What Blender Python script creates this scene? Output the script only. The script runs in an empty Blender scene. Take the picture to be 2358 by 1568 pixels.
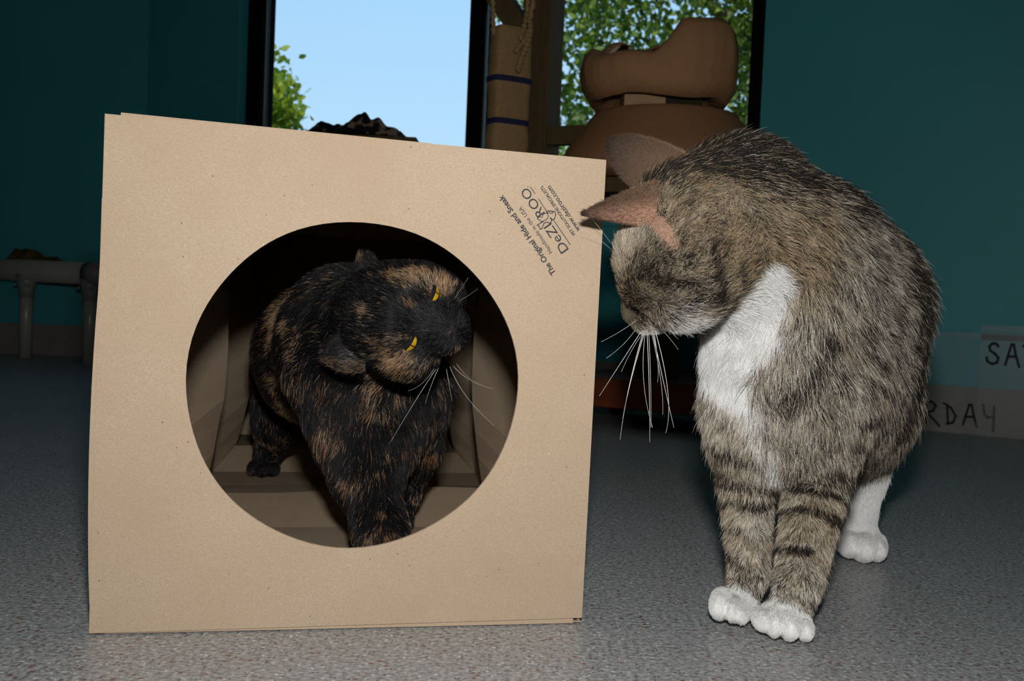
import bpy, bmesh, math, random
import numpy as np
from mathutils import Vector, Matrix

random.seed(7)
rng = np.random.default_rng(11)
scene = bpy.context.scene
COL = scene.collection

# ------------------------------------------------------------------ camera
IMG_W, IMG_H, FPX = 2358.0, 1568.0, 2450.0
CAM_H = 0.245
PITCH, ROLL = math.radians(-2.3), math.radians(2.4)
F = np.array([0, math.cos(PITCH), math.sin(PITCH)])
R0 = np.array([1.0, 0, 0]); U0 = np.array([0, -math.sin(PITCH), math.cos(PITCH)])
R = R0 * math.cos(ROLL) + U0 * math.sin(ROLL)
U = -R0 * math.sin(ROLL) + U0 * math.cos(ROLL)
C = np.array([0, 0, CAM_H])
cam_d = bpy.data.cameras.new('camera')
cam = bpy.data.objects.new('camera', cam_d); COL.objects.link(cam)
cam.matrix_world = Matrix(((R[0], U[0], -F[0], C[0]), (R[1], U[1], -F[1], C[1]), (R[2], U[2], -F[2], C[2]), (0, 0, 0, 1)))
cam_d.sensor_width = 23.5
cam_d.lens = 23.5 * FPX / IMG_W
cam_d.clip_start = 0.02; cam_d.clip_end = 200
cam_d.dof.use_dof = True; cam_d.dof.focus_distance = 0.84; cam_d.dof.aperture_fstop = 11.0
scene.camera = cam

# ------------------------------------------------------------------ view, sky, sun, flash
vs = scene.view_settings
vs.view_transform = 'Standard'; vs.look = 'None'; vs.exposure = 0.0; vs.gamma = 1.0; vs.use_curve_mapping = False

world = bpy.data.worlds.new('sky'); scene.world = world
world.use_nodes = True
nt = world.node_tree; nt.nodes.clear()
o = nt.nodes.new('ShaderNodeOutputWorld'); b = nt.nodes.new('ShaderNodeBackground')
tc = nt.nodes.new('ShaderNodeTexCoord'); sx = nt.nodes.new('ShaderNodeSeparateXYZ'); cr = nt.nodes.new('ShaderNodeValToRGB')
nt.links.new(tc.outputs['Generated'], sx.inputs[0]); nt.links.new(sx.outputs['Z'], cr.inputs[0])
nt.links.new(cr.outputs[0], b.inputs[0]); nt.links.new(b.outputs[0], o.inputs[0])
e = cr.color_ramp.elements
e[0].position = 0.0; e[0].color = (.56, .79, .96, 1)
e[1].position = 1.0; e[1].color = (.16, .36, .80, 1)
m_ = e.new(0.27); m_.color = (.39, .67, .97, 1)
b.inputs[1].default_value = 1.1

sun_d = bpy.data.lights.new('sun', 'SUN'); sun = bpy.data.objects.new('sun', sun_d); COL.objects.link(sun)
sun_d.energy = 4.2; sun_d.angle = math.radians(0.6); sun_d.color = (1.0, .94, .82)
sun.rotation_euler = (math.radians(38), math.radians(-18), 0)

# the camera's own flash, a small lamp above the lens
fl_d = bpy.data.lights.new('camera_flash', 'AREA'); fl = bpy.data.objects.new('camera_flash', fl_d); COL.objects.link(fl)
fl_d.shape = 'RECTANGLE'; fl_d.size = .045; fl_d.size_y = .02
fl_d.energy = 5.6; fl_d.color = (1.0, .985, .96)
fp = C + U * .125 + R * .012
fl.matrix_world = Matrix(((R[0], U[0], -F[0], fp[0]), (R[1], U[1], -F[1], fp[1]), (R[2], U[2], -F[2], fp[2]), (0, 0, 0, 1)))
fl_d.spread = math.radians(150)

# ------------------------------------------------------------------ geometry helpers
def ray(px, py):
    return F + R * ((px - IMG_W / 2) / FPX) - U * ((py - IMG_H / 2) / FPX)
def at(px, py, d):
    return C + ray(px, py) * d
def on_floor(px, py, z=0.0):
    r = ray(px, py); return C + r * ((z - C[2]) / r[2])
def on_plane(px, py, p0, n):
    r = ray(px, py); return C + r * (np.dot(np.asarray(p0) - C, n) / np.dot(r, n))
def unit(v):
    v = np.asarray(v, float); return v / (np.linalg.norm(v) + 1e-12)

def link(name, me, mat, parent=None):
    ob = bpy.data.objects.new(name, me); COL.objects.link(ob)
    if mat is not None and len(me.materials) == 0: me.materials.append(mat)
    if parent is not None: ob.parent = parent
    return ob
def tag(ob, label=None, cat=None, group=None, kind=None):
    if label: ob['label'] = label
    if cat: ob['category'] = cat
    if group: ob['group'] = group
    if kind: ob['kind'] = kind
    return ob
def empty(name, loc=(0, 0, 0)):
    ob = bpy.data.objects.new(name, None); COL.objects.link(ob); ob.empty_display_size = .02
    ob.location = loc
    return ob
def child(ob, parent):
    """parent without moving (parents here are unrotated empties)"""
    ob.parent = parent; ob.matrix_parent_inverse = Matrix.Translation(-Vector(parent.location))
    return ob
def mesh_from(name, V, Fc, smooth=False):
    me = bpy.data.meshes.new(name)
    if isinstance(Fc, np.ndarray):                       # many quads at once
        V = np.asarray(V, np.float32); n = len(Fc)
        me.vertices.add(len(V)); me.vertices.foreach_set('co', V.ravel())
        me.loops.add(n * 4); me.loops.foreach_set('vertex_index', Fc.astype(np.int32).ravel())
        me.polygons.add(n); me.polygons.foreach_set('loop_start', np.arange(0, n * 4, 4, dtype=np.int32))
        me.update(calc_edges=True)
        if smooth: me.shade_smooth()
        return me
    me.from_pydata([tuple(map(float, v)) for v in V], [], [tuple(map(int, f)) for f in Fc])
    if smooth: me.shade_smooth()
    me.update(); return me
def bm_mesh(name, bm, smooth=False):
    bmesh.ops.recalc_face_normals(bm, faces=bm.faces)
    me = bpy.data.meshes.new(name); bm.to_mesh(me); bm.free()
    if smooth: me.shade_smooth()
    return me
def bm_box(bm, o, ax, ay, az):
    """box from corner o along the vectors ax, ay, az"""
    o, ax, ay, az = [np.asarray(v, float) for v in (o, ax, ay, az)]
    vs_ = [bm.verts.new(tuple(o + ax * i + ay * j + az * k)) for k in (0, 1) for j in (0, 1) for i in (0, 1)]
    for f in ((0, 2, 3, 1), (4, 5, 7, 6), (0, 1, 5, 4), (2, 6, 7, 3), (0, 4, 6, 2), (1, 3, 7, 5)):
        bm.faces.new([vs_[i] for i in f])
def box_obj(name, o, ax, ay, az, mat, parent=None, bevel=0.0):
    bm = bmesh.new(); bm_box(bm, o, ax, ay, az)
    if bevel: bmesh.ops.bevel(bm, geom=bm.edges[:], offset=bevel, segments=3, profile=.6, affect='EDGES')
    me = bm_mesh(name, bm, smooth=False)
    ob = link(name, me, mat)
    if parent is not None: child(ob, parent)
    return ob
def tube_mesh(name, pts, rad, n=10, cap=True, smooth=True):
    pts = np.asarray(pts, float); m = len(pts)
    rad = np.full(m, rad, float) if np.isscalar(rad) else np.asarray(rad, float)
    T = np.gradient(pts, axis=0); T /= (np.linalg.norm(T, axis=1, keepdims=True) + 1e-12)
    up = np.array([0, 0, 1.0]) if abs(T[0][2]) < .9 else np.array([1.0, 0, 0])
    V = []; u = unit(np.cross(T[0], up))
    for i in range(m):
        u = unit(u - T[i] * np.dot(u, T[i])); w = np.cross(T[i], u)
        for k in range(n):
            a = 2 * math.pi * k / n
            V.append(pts[i] + rad[i] * (math.cos(a) * u + math.sin(a) * w))
    Fc = [(i * n + k, i * n + (k + 1) % n, (i + 1) * n + (k + 1) % n, (i + 1) * n + k) for i in range(m - 1) for k in range(n)]
    if cap:
        Fc.append(tuple(range(n))[::-1]); Fc.append(tuple((m - 1) * n + k for k in range(n)))
    return mesh_from(name, V, Fc, smooth)
def bez(p0, p1, p2, n=10):
    t = np.linspace(0, 1, n)[:, None]
    return (1 - t) ** 2 * np.asarray(p0) + 2 * t * (1 - t) * np.asarray(p1) + t * t * np.asarray(p2)

# ------------------------------------------------------------------ materials
def mat(name, col=(.5, .5, .5), rough=.6, spec=.4, metal=0.0):
    m = bpy.data.materials.new(name); m.use_nodes = True
    p = m.node_tree.nodes['Principled BSDF']
    p.inputs['Base Color'].default_value = (*col, 1); p.inputs['Roughness'].default_value = rough
    p.inputs['Specular IOR Level'].default_value = spec; p.inputs['Metallic'].default_value = metal
    return m
def N(m, t): return m.node_tree.nodes.new(t)
def L(m, a, b): m.node_tree.links.new(a, b)
def bsdf(m): return m.node_tree.nodes['Principled BSDF']
def objco(m, scale=(1, 1, 1)):
    t = N(m, 'ShaderNodeTexCoord'); mp = N(m, 'ShaderNodeMapping'); mp.inputs['Scale'].default_value = scale
    L(m, t.outputs['Object'], mp.inputs[0]); return mp.outputs[0]
def noise(m, co, scale, detail=3, rough=.6):
    n = N(m, 'ShaderNodeTexNoise'); n.inputs['Scale'].default_value = scale; n.inputs['Detail'].default_value = detail
    n.inputs['Roughness'].default_value = rough
    L(m, co, n.inputs['Vector']); return n.outputs['Fac']
def ramp(m, fac, stops, interp='LINEAR'):
    r = N(m, 'ShaderNodeValToRGB'); r.color_ramp.interpolation = interp; el = r.color_ramp.elements
    while len(el) < len(stops): el.new(.5)
    for q, (p, c) in zip(el, stops): q.position = p; q.color = (*c, 1)
    L(m, fac, r.inputs[0]); return r.outputs[0]
def mixc(m, fac, a, b, mode='MIX'):
    x = N(m, 'ShaderNodeMix'); x.data_type = 'RGBA'; x.blend_type = mode
    for sock, v in ((x.inputs[0], fac), (x.inputs[6], a), (x.inputs[7], b)):
        if hasattr(v, 'is_linked') or hasattr(v, 'node'): L(m, v, sock)
        else: sock.default_value = v if np.isscalar(v) else (*v, 1)
    return x.outputs[2]
def bump(m, h, strength=.3, dist=.001):
    bn = N(m, 'ShaderNodeBump'); bn.inputs['Strength'].default_value = strength; bn.inputs['Distance'].default_value = dist
    L(m, h, bn.inputs['Height']); L(m, bn.outputs[0], bsdf(m).inputs['Normal'])

def m_kraft():
    m = mat('kraft_paper', rough=.75, spec=.25)
    co = objco(m)
    fib = noise(m, objco(m, (1, 1, 2.2)), 620, 4, .75)
    big = noise(m, co, 14, 4)
    c = ramp(m, fib, [(.25, (.32, .235, .16)), (.5, (.405, .31, .218)), (.75, (.49, .39, .285))])
    c = mixc(m, ramp(m, big, [(.35, (0, 0, 0)), (.7, (.55, .55, .55))]), c, (.365, .265, .175))
    v = N(m, 'ShaderNodeTexVoronoi'); v.inputs['Scale'].default_value = 105; L(m, co, v.inputs['Vector'])
    sp = ramp(m, v.outputs['Distance'], [(.035, (1, 1, 1)), (.075, (0, 0, 0))])
    pick = N(m, 'ShaderNodeSeparateColor'); L(m, v.outputs['Color'], pick.inputs[0])
    sel = ramp(m, pick.outputs[0], [(.55, (0, 0, 0)), (.58, (1, 1, 1))])
    f = mixc(m, 1.0, sp, sel, 'MULTIPLY')
    c = mixc(m, f, c, (.16, .09, .045))
    v2 = N(m, 'ShaderNodeTexVoronoi'); v2.inputs['Scale'].default_value = 48; L(m, objco(m, (1.3, 1, .7)), v2.inputs['Vector'])
    sp2 = ramp(m, v2.outputs['Distance'], [(.012, (1, 1, 1)), (.03, (0, 0, 0))])
    p2 = N(m, 'ShaderNodeSeparateColor'); L(m, v2.outputs['Color'], p2.inputs[0])
    c = mixc(m, mixc(m, 1.0, sp2, ramp(m, p2.outputs[1], [(.7, (0, 0, 0)), (.72, (1, 1, 1))]), 'MULTIPLY'), c, (.62, .52, .39))
    L(m, c, bsdf(m).inputs['Base Color']); bump(m, fib, .12, .0006)
    return m
def m_floor():
    m = mat('speckled_vinyl', rough=.36, spec=.5)
    co = objco(m)
    base = noise(m, co, 260, 2, .6)
    big = noise(m, co, 3, 3)
    c = ramp(m, base, [(.32, (.17, .178, .187)), (.5, (.37, .376, .38)), (.72, (.62, .625, .63))])
    c = mixc(m, .18, c, ramp(m, big, [(.3, (.2, .2, .21)), (.7, (.36, .355, .35))]))
    for sc, pick_at, colr, r0, r1 in ((300, .86, (.85, .85, .83), .10, .3), (330, .80, (.05, .052, .055), .14, .3), (190, .90, (.22, .075, .045), .12, .34)):
        v = N(m, 'ShaderNodeTexVoronoi'); v.inputs['Scale'].default_value = sc; L(m, co, v.inputs['Vector'])
        s = N(m, 'ShaderNodeSeparateColor'); L(m, v.outputs['Color'], s.inputs[0])
        f = mixc(m, 1.0, ramp(m, v.outputs['Distance'], [(r0, (1, 1, 1)), (r1 + .15, (0, 0, 0))]), ramp(m, s.outputs[0], [(pick_at - .02, (0, 0, 0)), (pick_at, (1, 1, 1))]), 'MULTIPLY')
        c = mixc(m, f, c, colr)
    L(m, c, bsdf(m).inputs['Base Color'])
    bump(m, base, .5, .0012)
    return m
def m_wall():
    m = mat('teal_paint', (.030, .30, .335), .55, .35)
    co = objco(m); n = noise(m, co, 2.2, 2)
    L(m, ramp(m, n, [(.3, (.036, .255, .285)), (.7, (.042, .285, .315))]), bsdf(m).inputs['Base Color'])
    bump(m, noise(m, co, 160, 3), .15, .001)
    return m
def m_noise(name, c0, c1, scale, rough=.8, bs=.3, bd=.001, stretch=(1, 1, 1), spec=.3):
    m = mat(name, c0, rough, spec); co = objco(m, stretch); n = noise(m, co, scale, 4)
    L(m, ramp(m, n, [(.3, c0), (.7, c1)]), bsdf(m).inputs['Base Color']); bump(m, n, bs, bd)
    return m
def m_glass():
    m = bpy.data.materials.new('window_glass'); m.use_nodes = True; nt = m.node_tree; nt.nodes.clear()
    o = nt.nodes.new('ShaderNodeOutputMaterial'); mx = nt.nodes.new('ShaderNodeMixShader'); tr = nt.nodes.new('ShaderNodeBsdfTransparent')
    gl = nt.nodes.new('ShaderNodeBsdfGlossy'); gl.inputs['Roughness'].default_value = .01; fr = nt.nodes.new('ShaderNodeFresnel'); fr.inputs[0].default_value = 1.25
    tr.inputs[0].default_value = (.97, .98, .98, 1)
    nt.links.new(fr.outputs[0], mx.inputs[0]); nt.links.new(tr.outputs[0], mx.inputs[1]); nt.links.new(gl.outputs[0], mx.inputs[2]); nt.links.new(mx.outputs[0], o.inputs[0])
    return m
def m_plastic_sheet():
    m = bpy.data.materials.new('clear_plastic'); m.use_nodes = True; nt = m.node_tree; nt.nodes.clear()
    o = nt.nodes.new('ShaderNodeOutputMaterial'); mx = nt.nodes.new('ShaderNodeMixShader'); tr = nt.nodes.new('ShaderNodeBsdfTransparent')
    d = nt.nodes.new('ShaderNodeBsdfPrincipled'); d.inputs['Base Color'].default_value = (.42, .46, .46, 1); d.inputs['Roughness'].default_value = .35
    mx.inputs[0].default_value = .085
    nt.links.new(tr.outputs[0], mx.inputs[1]); nt.links.new(d.outputs[0], mx.inputs[2]); nt.links.new(mx.outputs[0], o.inputs[0])
    return m
def m_leaf(name, c0, c1):
    m = mat(name, c0, .5, .35); g = N(m, 'ShaderNodeObjectInfo')
    at_ = N(m, 'ShaderNodeAttribute'); at_.attribute_name = 'shade'
    L(m, ramp(m, at_.outputs['Fac'], [(0, c0), (1, c1)]), bsdf(m).inputs['Base Color'])
    bsdf(m).inputs['Transmission Weight'].default_value = 0
    nt = m.node_tree; tl = nt.nodes.new('ShaderNodeBsdfTranslucent'); mx = nt.nodes.new('ShaderNodeMixShader'); mx.inputs[0].default_value = .4
    L(m, ramp(m, at_.outputs['Fac'], [(0, c0), (1, c1)]), tl.inputs[0])
    out = nt.nodes['Material Output']; L(m, bsdf(m).outputs[0], mx.inputs[1]); L(m, tl.outputs[0], mx.inputs[2]); L(m, mx.outputs[0], out.inputs[0])
    return m

M = dict(
    kraft=m_kraft(), floor=m_floor(), wall=m_wall(), glass=m_glass(), plastic=m_plastic_sheet(),
    ceiling=mat('ceiling_paint', (.72, .72, .70), .9, .2),
    base=m_noise('rubber_baseboard', (.17, .155, .145), (.21, .19, .175), 40, .6, .1),
    frame=mat('black_aluminium', (.005, .005, .0055), .7, .04),
    bead=mat('grey_gasket', (.09, .10, .095), .5, .4),
    ink=mat('black_ink', (.03, .032, .04), .7, .2),
    marker=mat('black_marker', (.012, .012, .014), .6, .2),
    pvc=mat('grey_pvc', (.30, .29, .26), .3, .5),
    pvc_joint=mat('grey_pvc_fitting', (.22, .215, .195), .45, .4),
    screw=mat('zinc_screw', (.5, .45, .35), .35, .5, 1.0),
    wood=m_noise('weathered_lumber', (.075, .047, .018), (.115, .072, .028), 18, .8, .4, .002, (6, 6, .6)),
    red_wood=m_noise('red_stained_board', (.20, .045, .018), (.27, .065, .025), 12, .5, .2, .001, (.5, 4, 4)),
    block=m_noise('pine_block', (.42, .26, .12), (.5, .32, .16), 20, .6, .2, .001, (1, 1, 5)),
    carpet=m_noise('tan_carpet', (.31, .155, .075), (.40, .205, .10), 420, .95, .8, .003, spec=.05),
    fabric=m_noise('tan_fleece', (.35, .185, .09), (.42, .225, .11), 300, .95, .4, .001, spec=.05),
    dark_carpet=m_noise('dark_carpet', (.035, .03, .018), (.06, .05, .03), 300, .95, .8, .003, spec=.05),
    jute=m_noise('jute_rope', (.30, .185, .08), (.40, .26, .125), 240, .9, .5, .001, spec=.1),
    navy=m_noise('navy_rope', (.018, .022, .06), (.03, .035, .085), 240, .9, .5, .001, spec=.1),
    sisal=m_noise('dark_sisal', (.09, .06, .028), (.14, .095, .04), 240, .9, .5, .001, spec=.1),
    rubber=mat('black_rubber', (.012, .012, .014), .5, .4),
    bark=m_noise('tree_bark', (.10, .075, .05), (.17, .13, .09), 20, .9, .5, .01, (4, 4, 1)),
    ground=m_noise('lawn', (.06, .11, .02), (.11, .17, .04), 3, .95),
    leaf=m_leaf('green_leaf', (.024, .066, .010), (.25, .35, .05)),
    leaf_y=m_leaf('yellow_green_leaf', (.14, .24, .02), (.42, .50, .05)),
)

def _matte(m, col):
    nt = m.node_tree; d = nt.nodes.new('ShaderNodeBsdfDiffuse'); d.inputs[0].default_value = (*col, 1); nt.links.new(d.outputs[0], nt.nodes['Material Output'].inputs[0])
_matte(M['frame'], (.006, .006, .0066))

# ------------------------------------------------------------------ room
A = np.append(on_floor(2250, 1000)[:2], 0)
LEFT_Y = 3.4
r_ = ray(322, 820); B = np.array([C[0] + r_[0] * LEFT_Y / r_[1], LEFT_Y, 0])
S_ = unit(A - B); NW = np.array([-S_[1], S_[0], 0]);
if NW[1] > 0: NW = -NW                     # normal into the room
BACK_LEN = 3.1
Rc = B + S_ * BACK_LEN
def wall_s(px, py, off=0.0):
    p = on_plane(px, py, B + NW * off, NW); return float(np.dot(p - B, S_)), float(p[2])
def wp(s, off, z): return B + S_ * s + NW * off + np.array([0, 0, z])
ZH = 2.7; WT = .10
YB, XL, XR = -2.6, -3.2, float(Rc[0])

def poly_slab(name, pts, z0, z1, m):
    bm = bmesh.new()
    lo = [bm.verts.new((p[0], p[1], z0)) for p in pts]; hi = [bm.verts.new((p[0], p[1], z1)) for p in pts]
    bm.faces.new(lo); bm.faces.new(hi)
    for i in range(len(pts)): j = (i + 1) % len(pts); bm.faces.new((lo[i], lo[j], hi[j], hi[i]))
    return tag(link(name, bm_mesh(name, bm), m), kind='structure')
nb = -NW * WT
foot = [(XL - WT, YB - WT), (XR + WT, YB - WT), (XR + WT, (Rc + nb)[1] - .05), tuple((B + nb)[:2] + np.array([0, .02])), (XL - WT, LEFT_Y + WT)]
poly_slab('floor', foot, -.12, 0, M['floor'])
poly_slab('ceiling', foot, ZH, ZH + .15, M['ceiling'])

s_l0 = wall_s(547, 150)[0]            # window opening, left and right
s_r1 = wall_s(1757, 150)[0]
ZS, ZT = .46, 2.25
def wall_box(bm, s0, s1, z0, z1, off=0.0, t=WT): bm_box(bm, wp(s0, off - t, z0), S_ * (s1 - s0), NW * t, (0, 0, z1 - z0))
bm = bmesh.new()
wall_box(bm, -.05, s_l0, 0, ZH); wall_box(bm, s_r1, BACK_LEN + .1, 0, ZH); wall_box(bm, s_l0, s_r1, 0, ZS); wall_box(bm, s_l0, s_r1, ZT, ZH)
tag(link('wall_back', bm_mesh('wall_back', bm), M['wall']), kind='structure')
tag(box_obj('wall_left', (XL, LEFT_Y, 0), (B[0] - XL, 0, 0), (0, WT, 0), (0, 0, ZH), M['wall']), kind='structure')
tag(box_obj('wall_side', (XL - WT, YB, 0), (WT, 0, 0), (0, LEFT_Y + WT - YB, 0), (0, 0, ZH), M['wall']), kind='structure')
tag(box_obj('wall_right', (XR, YB, 0), (WT, 0, 0), (0, Rc[1] - YB, 0), (0, 0, ZH), M['wall']), kind='structure')
tag(box_obj('wall_front', (XL - WT, YB - WT, 0), (XR - XL + 2 * WT, 0, 0), (0, WT, 0), (0, 0, ZH), M['wall']), kind='structure')
BBH = .098
tag(box_obj('baseboard_left', (XL, LEFT_Y - .008, 0), (B[0] - XL, 0, 0), (0, .008, 0), (0, 0, BBH), M['base']), kind='structure')
bm = bmesh.new(); bm_box(bm, wp(.004, 0, 0), S_ * (BACK_LEN - .01), NW * .008, (0, 0, BBH))
tag(link('baseboard_back', bm_mesh('baseboard_back', bm), M['base']), kind='structure')

# the window: two lights between black aluminium members
win = empty('window_1', tuple(wp((s_l0 + s_r1) / 2, 0, ZS))); tag(win, kind='structure')
FD = .058
def member(name, s0, s1, z0, z1, m=M['frame'], off=-.04, t=FD):
    bm = bmesh.new(); bm_box(bm, wp(s0, off - t, z0), S_ * (s1 - s0), NW * t, (0, 0, z1 - z0)); return child(link(name, bm_mesh(name, bm), m), win)
s_l1 = wall_s(631, 150, -.098)[0]; s_m0 = wall_s(1078, 150, -.04)[0]; s_m1 = wall_s(1135, 120, -.098)[0]; s_r0 = wall_s(1727, 150, -.04)[0]
member('window_jamb', s_l0, s_l1, ZS, ZT); member('window_mullion', s_m0, s_m1, ZS, ZT); member('window_jamb', s_r0, s_r1, ZS, ZT)
member('window_rail', s_l1, s_r0, ZS, ZS + .06, off=-.041, t=.056); member('window_rail', s_l1, s_r0, ZT - .06, ZT, off=-.041, t=.056)
sb = s_l1
member('window_bead', sb, sb + .004, ZS + .06, ZT - .06, M['bead'], off=-.054, t=.008)
sb = s_m1
member('window_bead', sb, sb + .004, ZS + .06, ZT - .06, M['bead'], off=-.054, t=.008)
for s0, s1 in ((s_l1, s_m0), (s_m1, s_r0)):
    member('pane', s0, s1, ZS + .06, ZT - .06, M['glass'], off=-.07, t=.004)
member('window_sill', s_l0 - .02, s_r1 + .02, ZS - .03, ZS, M['wall'], off=.02, t=.06)

# lawn outside
me = mesh_from('ground_outside', [(-40, -10, -.4), (40, -10, -.4), (40, 60, -.4), (-40, 60, -.4)], [(0, 1, 2, 3)])
tag(link('ground_outside', me, M['ground']), kind='structure')


# ------------------------------------------------------------------ trees beyond the glass
def foliage_mesh(name, centers, per, sigma, size, rs, drop=.5, clip=None):
    cs = np.asarray(centers); n = len(cs) * per; c = np.repeat(cs, per, 0); tone = np.repeat(rs.random(len(cs)), per)
    def un(a): return a / np.linalg.norm(a, axis=1, keepdims=True)
    p = c + rs.normal(0, sigma, (n, 3)) * np.array([1, 1, .8])
    d = un(rs.normal(0, 1, (n, 3)) + np.array([0, 0, -drop])); w = un(np.cross(d, rs.normal(0, 1, (n, 3)))); m = np.cross(d, w)
    if clip is not None:
        q = p - C; ok = (IMG_W / 2 + FPX * (q @ R) / (q @ F)) > clip; p, d, w, m, tone = p[ok], d[ok], w[ok], m[ok], tone[ok]; n = len(p)
    l = size * rs.uniform(.7, 1.25, (n, 1)); h = l * .3
    V = np.stack([p, p + d * l * .35 + w * h + m * h * .25, p + d * l * .75 + w * h * .7 + m * h * .2, p + d * l, p + d * l * .75 - w * h * .7 + m * h * .2, p + d * l * .35 - w * h + m * h * .25], 1).reshape(-1, 3)
    k = np.arange(n)[:, None] * 6; Fc = np.concatenate([k + np.array([0, 1, 2, 3]), k + np.array([0, 3, 4, 5])])
    sh = np.repeat(np.clip(.55 * tone + .45 * rs.random(n), 0, 1), 6)
    me = mesh_from(name, V, Fc)
    a = me.attributes.new('shade', 'FLOAT', 'POINT'); a.data.foreach_set('value', np.array(sh, np.float32))
    return me
def right_of_gap(q):
    d = q - C; return 1179 + FPX * np.dot(d, R) / np.dot(d, F) > 1150
def tree(name, base, height, crown_c, crown_r, nclus, per, sigma, size, mleaf, seed, label, keep=None, trunk_r=.13):
    rs = np.random.default_rng(seed)
    t = empty(name, tuple(base)); tag(t, label, 'tree', 'trees outside the window')
    base = np.asarray(base, float); crown_c = np.asarray(crown_c, float); crown_r = np.asarray(crown_r, float)
    top = np.array([crown_c[0], crown_c[1], base[2] + height])
    child(link('trunk', tube_mesh('trunk', bez(base, (base + top) / 2 + np.array([.15, .1, 0]), top, 12), np.linspace(trunk_r, trunk_r * .25, 12), 10), M['bark']), t)
    cs = []
    while len(cs) < nclus:
        p = rs.normal(0, 1, 3); p = p / np.linalg.norm(p) * (rs.random() ** .4)
        q = crown_c + p * crown_r
        if keep is None or keep(q): cs.append(q)
    for k in range(9):
        e_ = cs[k * 7 % len(cs)]; z = min(max(e_[2] - .6, base[2] + .8), base[2] + height * .8)
        s_ = base + (top - base) * ((z - base[2]) / height)
        child(link('branch', tube_mesh('branch', bez(s_, (s_ + e_) / 2 + np.array([0, 0, .25]), e_, 8), np.linspace(.045, .008, 8), 6), M['bark']), t)
    f = child(link('foliage', foliage_mesh('foliage', cs, per, sigma, size, rs, clip=1098 if keep is right_of_gap else None), mleaf), t); f['kind'] = 'stuff'
    return t
tree('shade_tree', (1.6, 8.2, -.4), 6.2, (2.0, 8.0, 3.0), (2.7, 1.5, 3.2), 1150, 46, .17, .066, M['leaf'], 3,
     'tall green shade tree filling the window behind the fabric bed', keep=right_of_gap)
tree('shade_tree', (3.6, 12.5, -.4), 7.0, (4.2, 12.2, 3.4), (3.8, 1.6, 3.6), 330, 40, .3, .10, M['leaf'], 9,
     'farther green tree glimpsed between the shade tree branches', keep=right_of_gap)
def left_sprig(q):
    d = q - C; x = 1179 + FPX * np.dot(d, R) / np.dot(d, F); y = 784 - FPX * np.dot(d, U) / np.dot(d, F)
    lim = 645 if y < 185 else 690 if y < 200 else 662 if y < 245 else 692
    return x < lim - 4 and y > 122
tree('young_tree', (-2.35, 6.6, -.4), 2.6, (-1.72, 6.5, 1.15), (.62, .6, .85), 420, 22, .04, .06, M['leaf_y'], 5,
     'yellow-green young tree at the edge of the blue sky', keep=left_sprig, trunk_r=.05)

# ------------------------------------------------------------------ kraft paper cat tunnel
TL = on_floor(203, 1463); TR = on_floor(1340, 1437); TL[2] = TR[2] = 0
E1 = unit(TR - TL); TW = float(np.linalg.norm(TR - TL))
NF = np.array([E1[1], -E1[0], 0])                      # front normal, towards the viewer
TLt = on_plane(240, 260, TL, NF); TRt = on_plane(1397, 367, TL, NF)
tun = empty('paper_cat_tunnel', tuple(TL + E1 * TW / 2))
tag(tun, 'square kraft paper cat tunnel with a round opening and black printing', 'cat tunnel')
def fr(u, v, off=0.0):
    """point on the front panel, u along the bottom edge, v up (0..1), off towards the viewer"""
    p = (TL * (1 - u) + TR * u) * (1 - v) + (TLt * (1 - u) + TRt * u) * v
    return p + NF * off
HC = on_plane(813, 886, TL, NF)
ha = on_plane(431, 878, TL, NF); hb = on_plane(1195, 894, TL, NF)
HR = float(np.linalg.norm(hb - ha)) / 2
ht = on_plane(822, 511, TL, NF); hbt = on_plane(812, 1261, TL, NF)
HV = float(np.linalg.norm(ht - hbt)) / 2
def ring_panel(name, off0, off1, inset, m, bot0=.003, bot1=.013):
    """panel with a round hole, closed front, back and edges"""
    n = 96; bm = bmesh.new()
    cen = (ha + hb + ht + hbt) / 4
    outer = []
    per = n // 4
    e_ = inset / TW
    cs_ = [(e_, e_ + bot0), (1 - e_, e_ + bot1), (1 - e_, 1 - e_), (e_, 1 - e_)]
    for k in range(4):
        (u0, v0), (u1, v1) = cs_[k], cs_[(k + 1) % 4]
        for j in range(per):
            t = j / per; outer.append((u0 + (u1 - u0) * t, v0 + (v1 - v0) * t))
    rows = []
    for off in (off0, off1):
        ro = [fr(u, v, off) for u, v in outer]
        ri = []
        for p in ro:
            d = p - NF * off - cen; a = math.atan2(d[2], np.dot(d, E1))
            wob = 1 + .004 * math.sin(3 * a + 1) + .003 * math.sin(7 * a)
            ri.append(cen + E1 * (HR * wob * math.cos(a)) + np.array([0, 0, 1]) * (HV * wob * math.sin(a)) + NF * off)
        rows.append(([bm.verts.new(tuple(p)) for p in ro], [bm.verts.new(tuple(p)) for p in ri]))
    for k in range(n):
        j = (k + 1) % n
        (o0, i0), (o1, i1) = rows
        bm.faces.new((o0[k], o0[j], i0[j], i0[k])); bm.faces.new((o1[k], i1[k], i1[j], o1[j]))
        bm.faces.new((o0[k], o1[k], o1[j], o0[j])); bm.faces.new((i0[k], i0[j], i1[j], i1[k]))
    return child(link(name, bm_mesh(name, bm), m), tun)
front = ring_panel('front_panel', .0, .0012, .0006, M['kraft'])
inner = ring_panel('inner_frame', -.0016, -.0004, .0015, M['kraft'])
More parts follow.
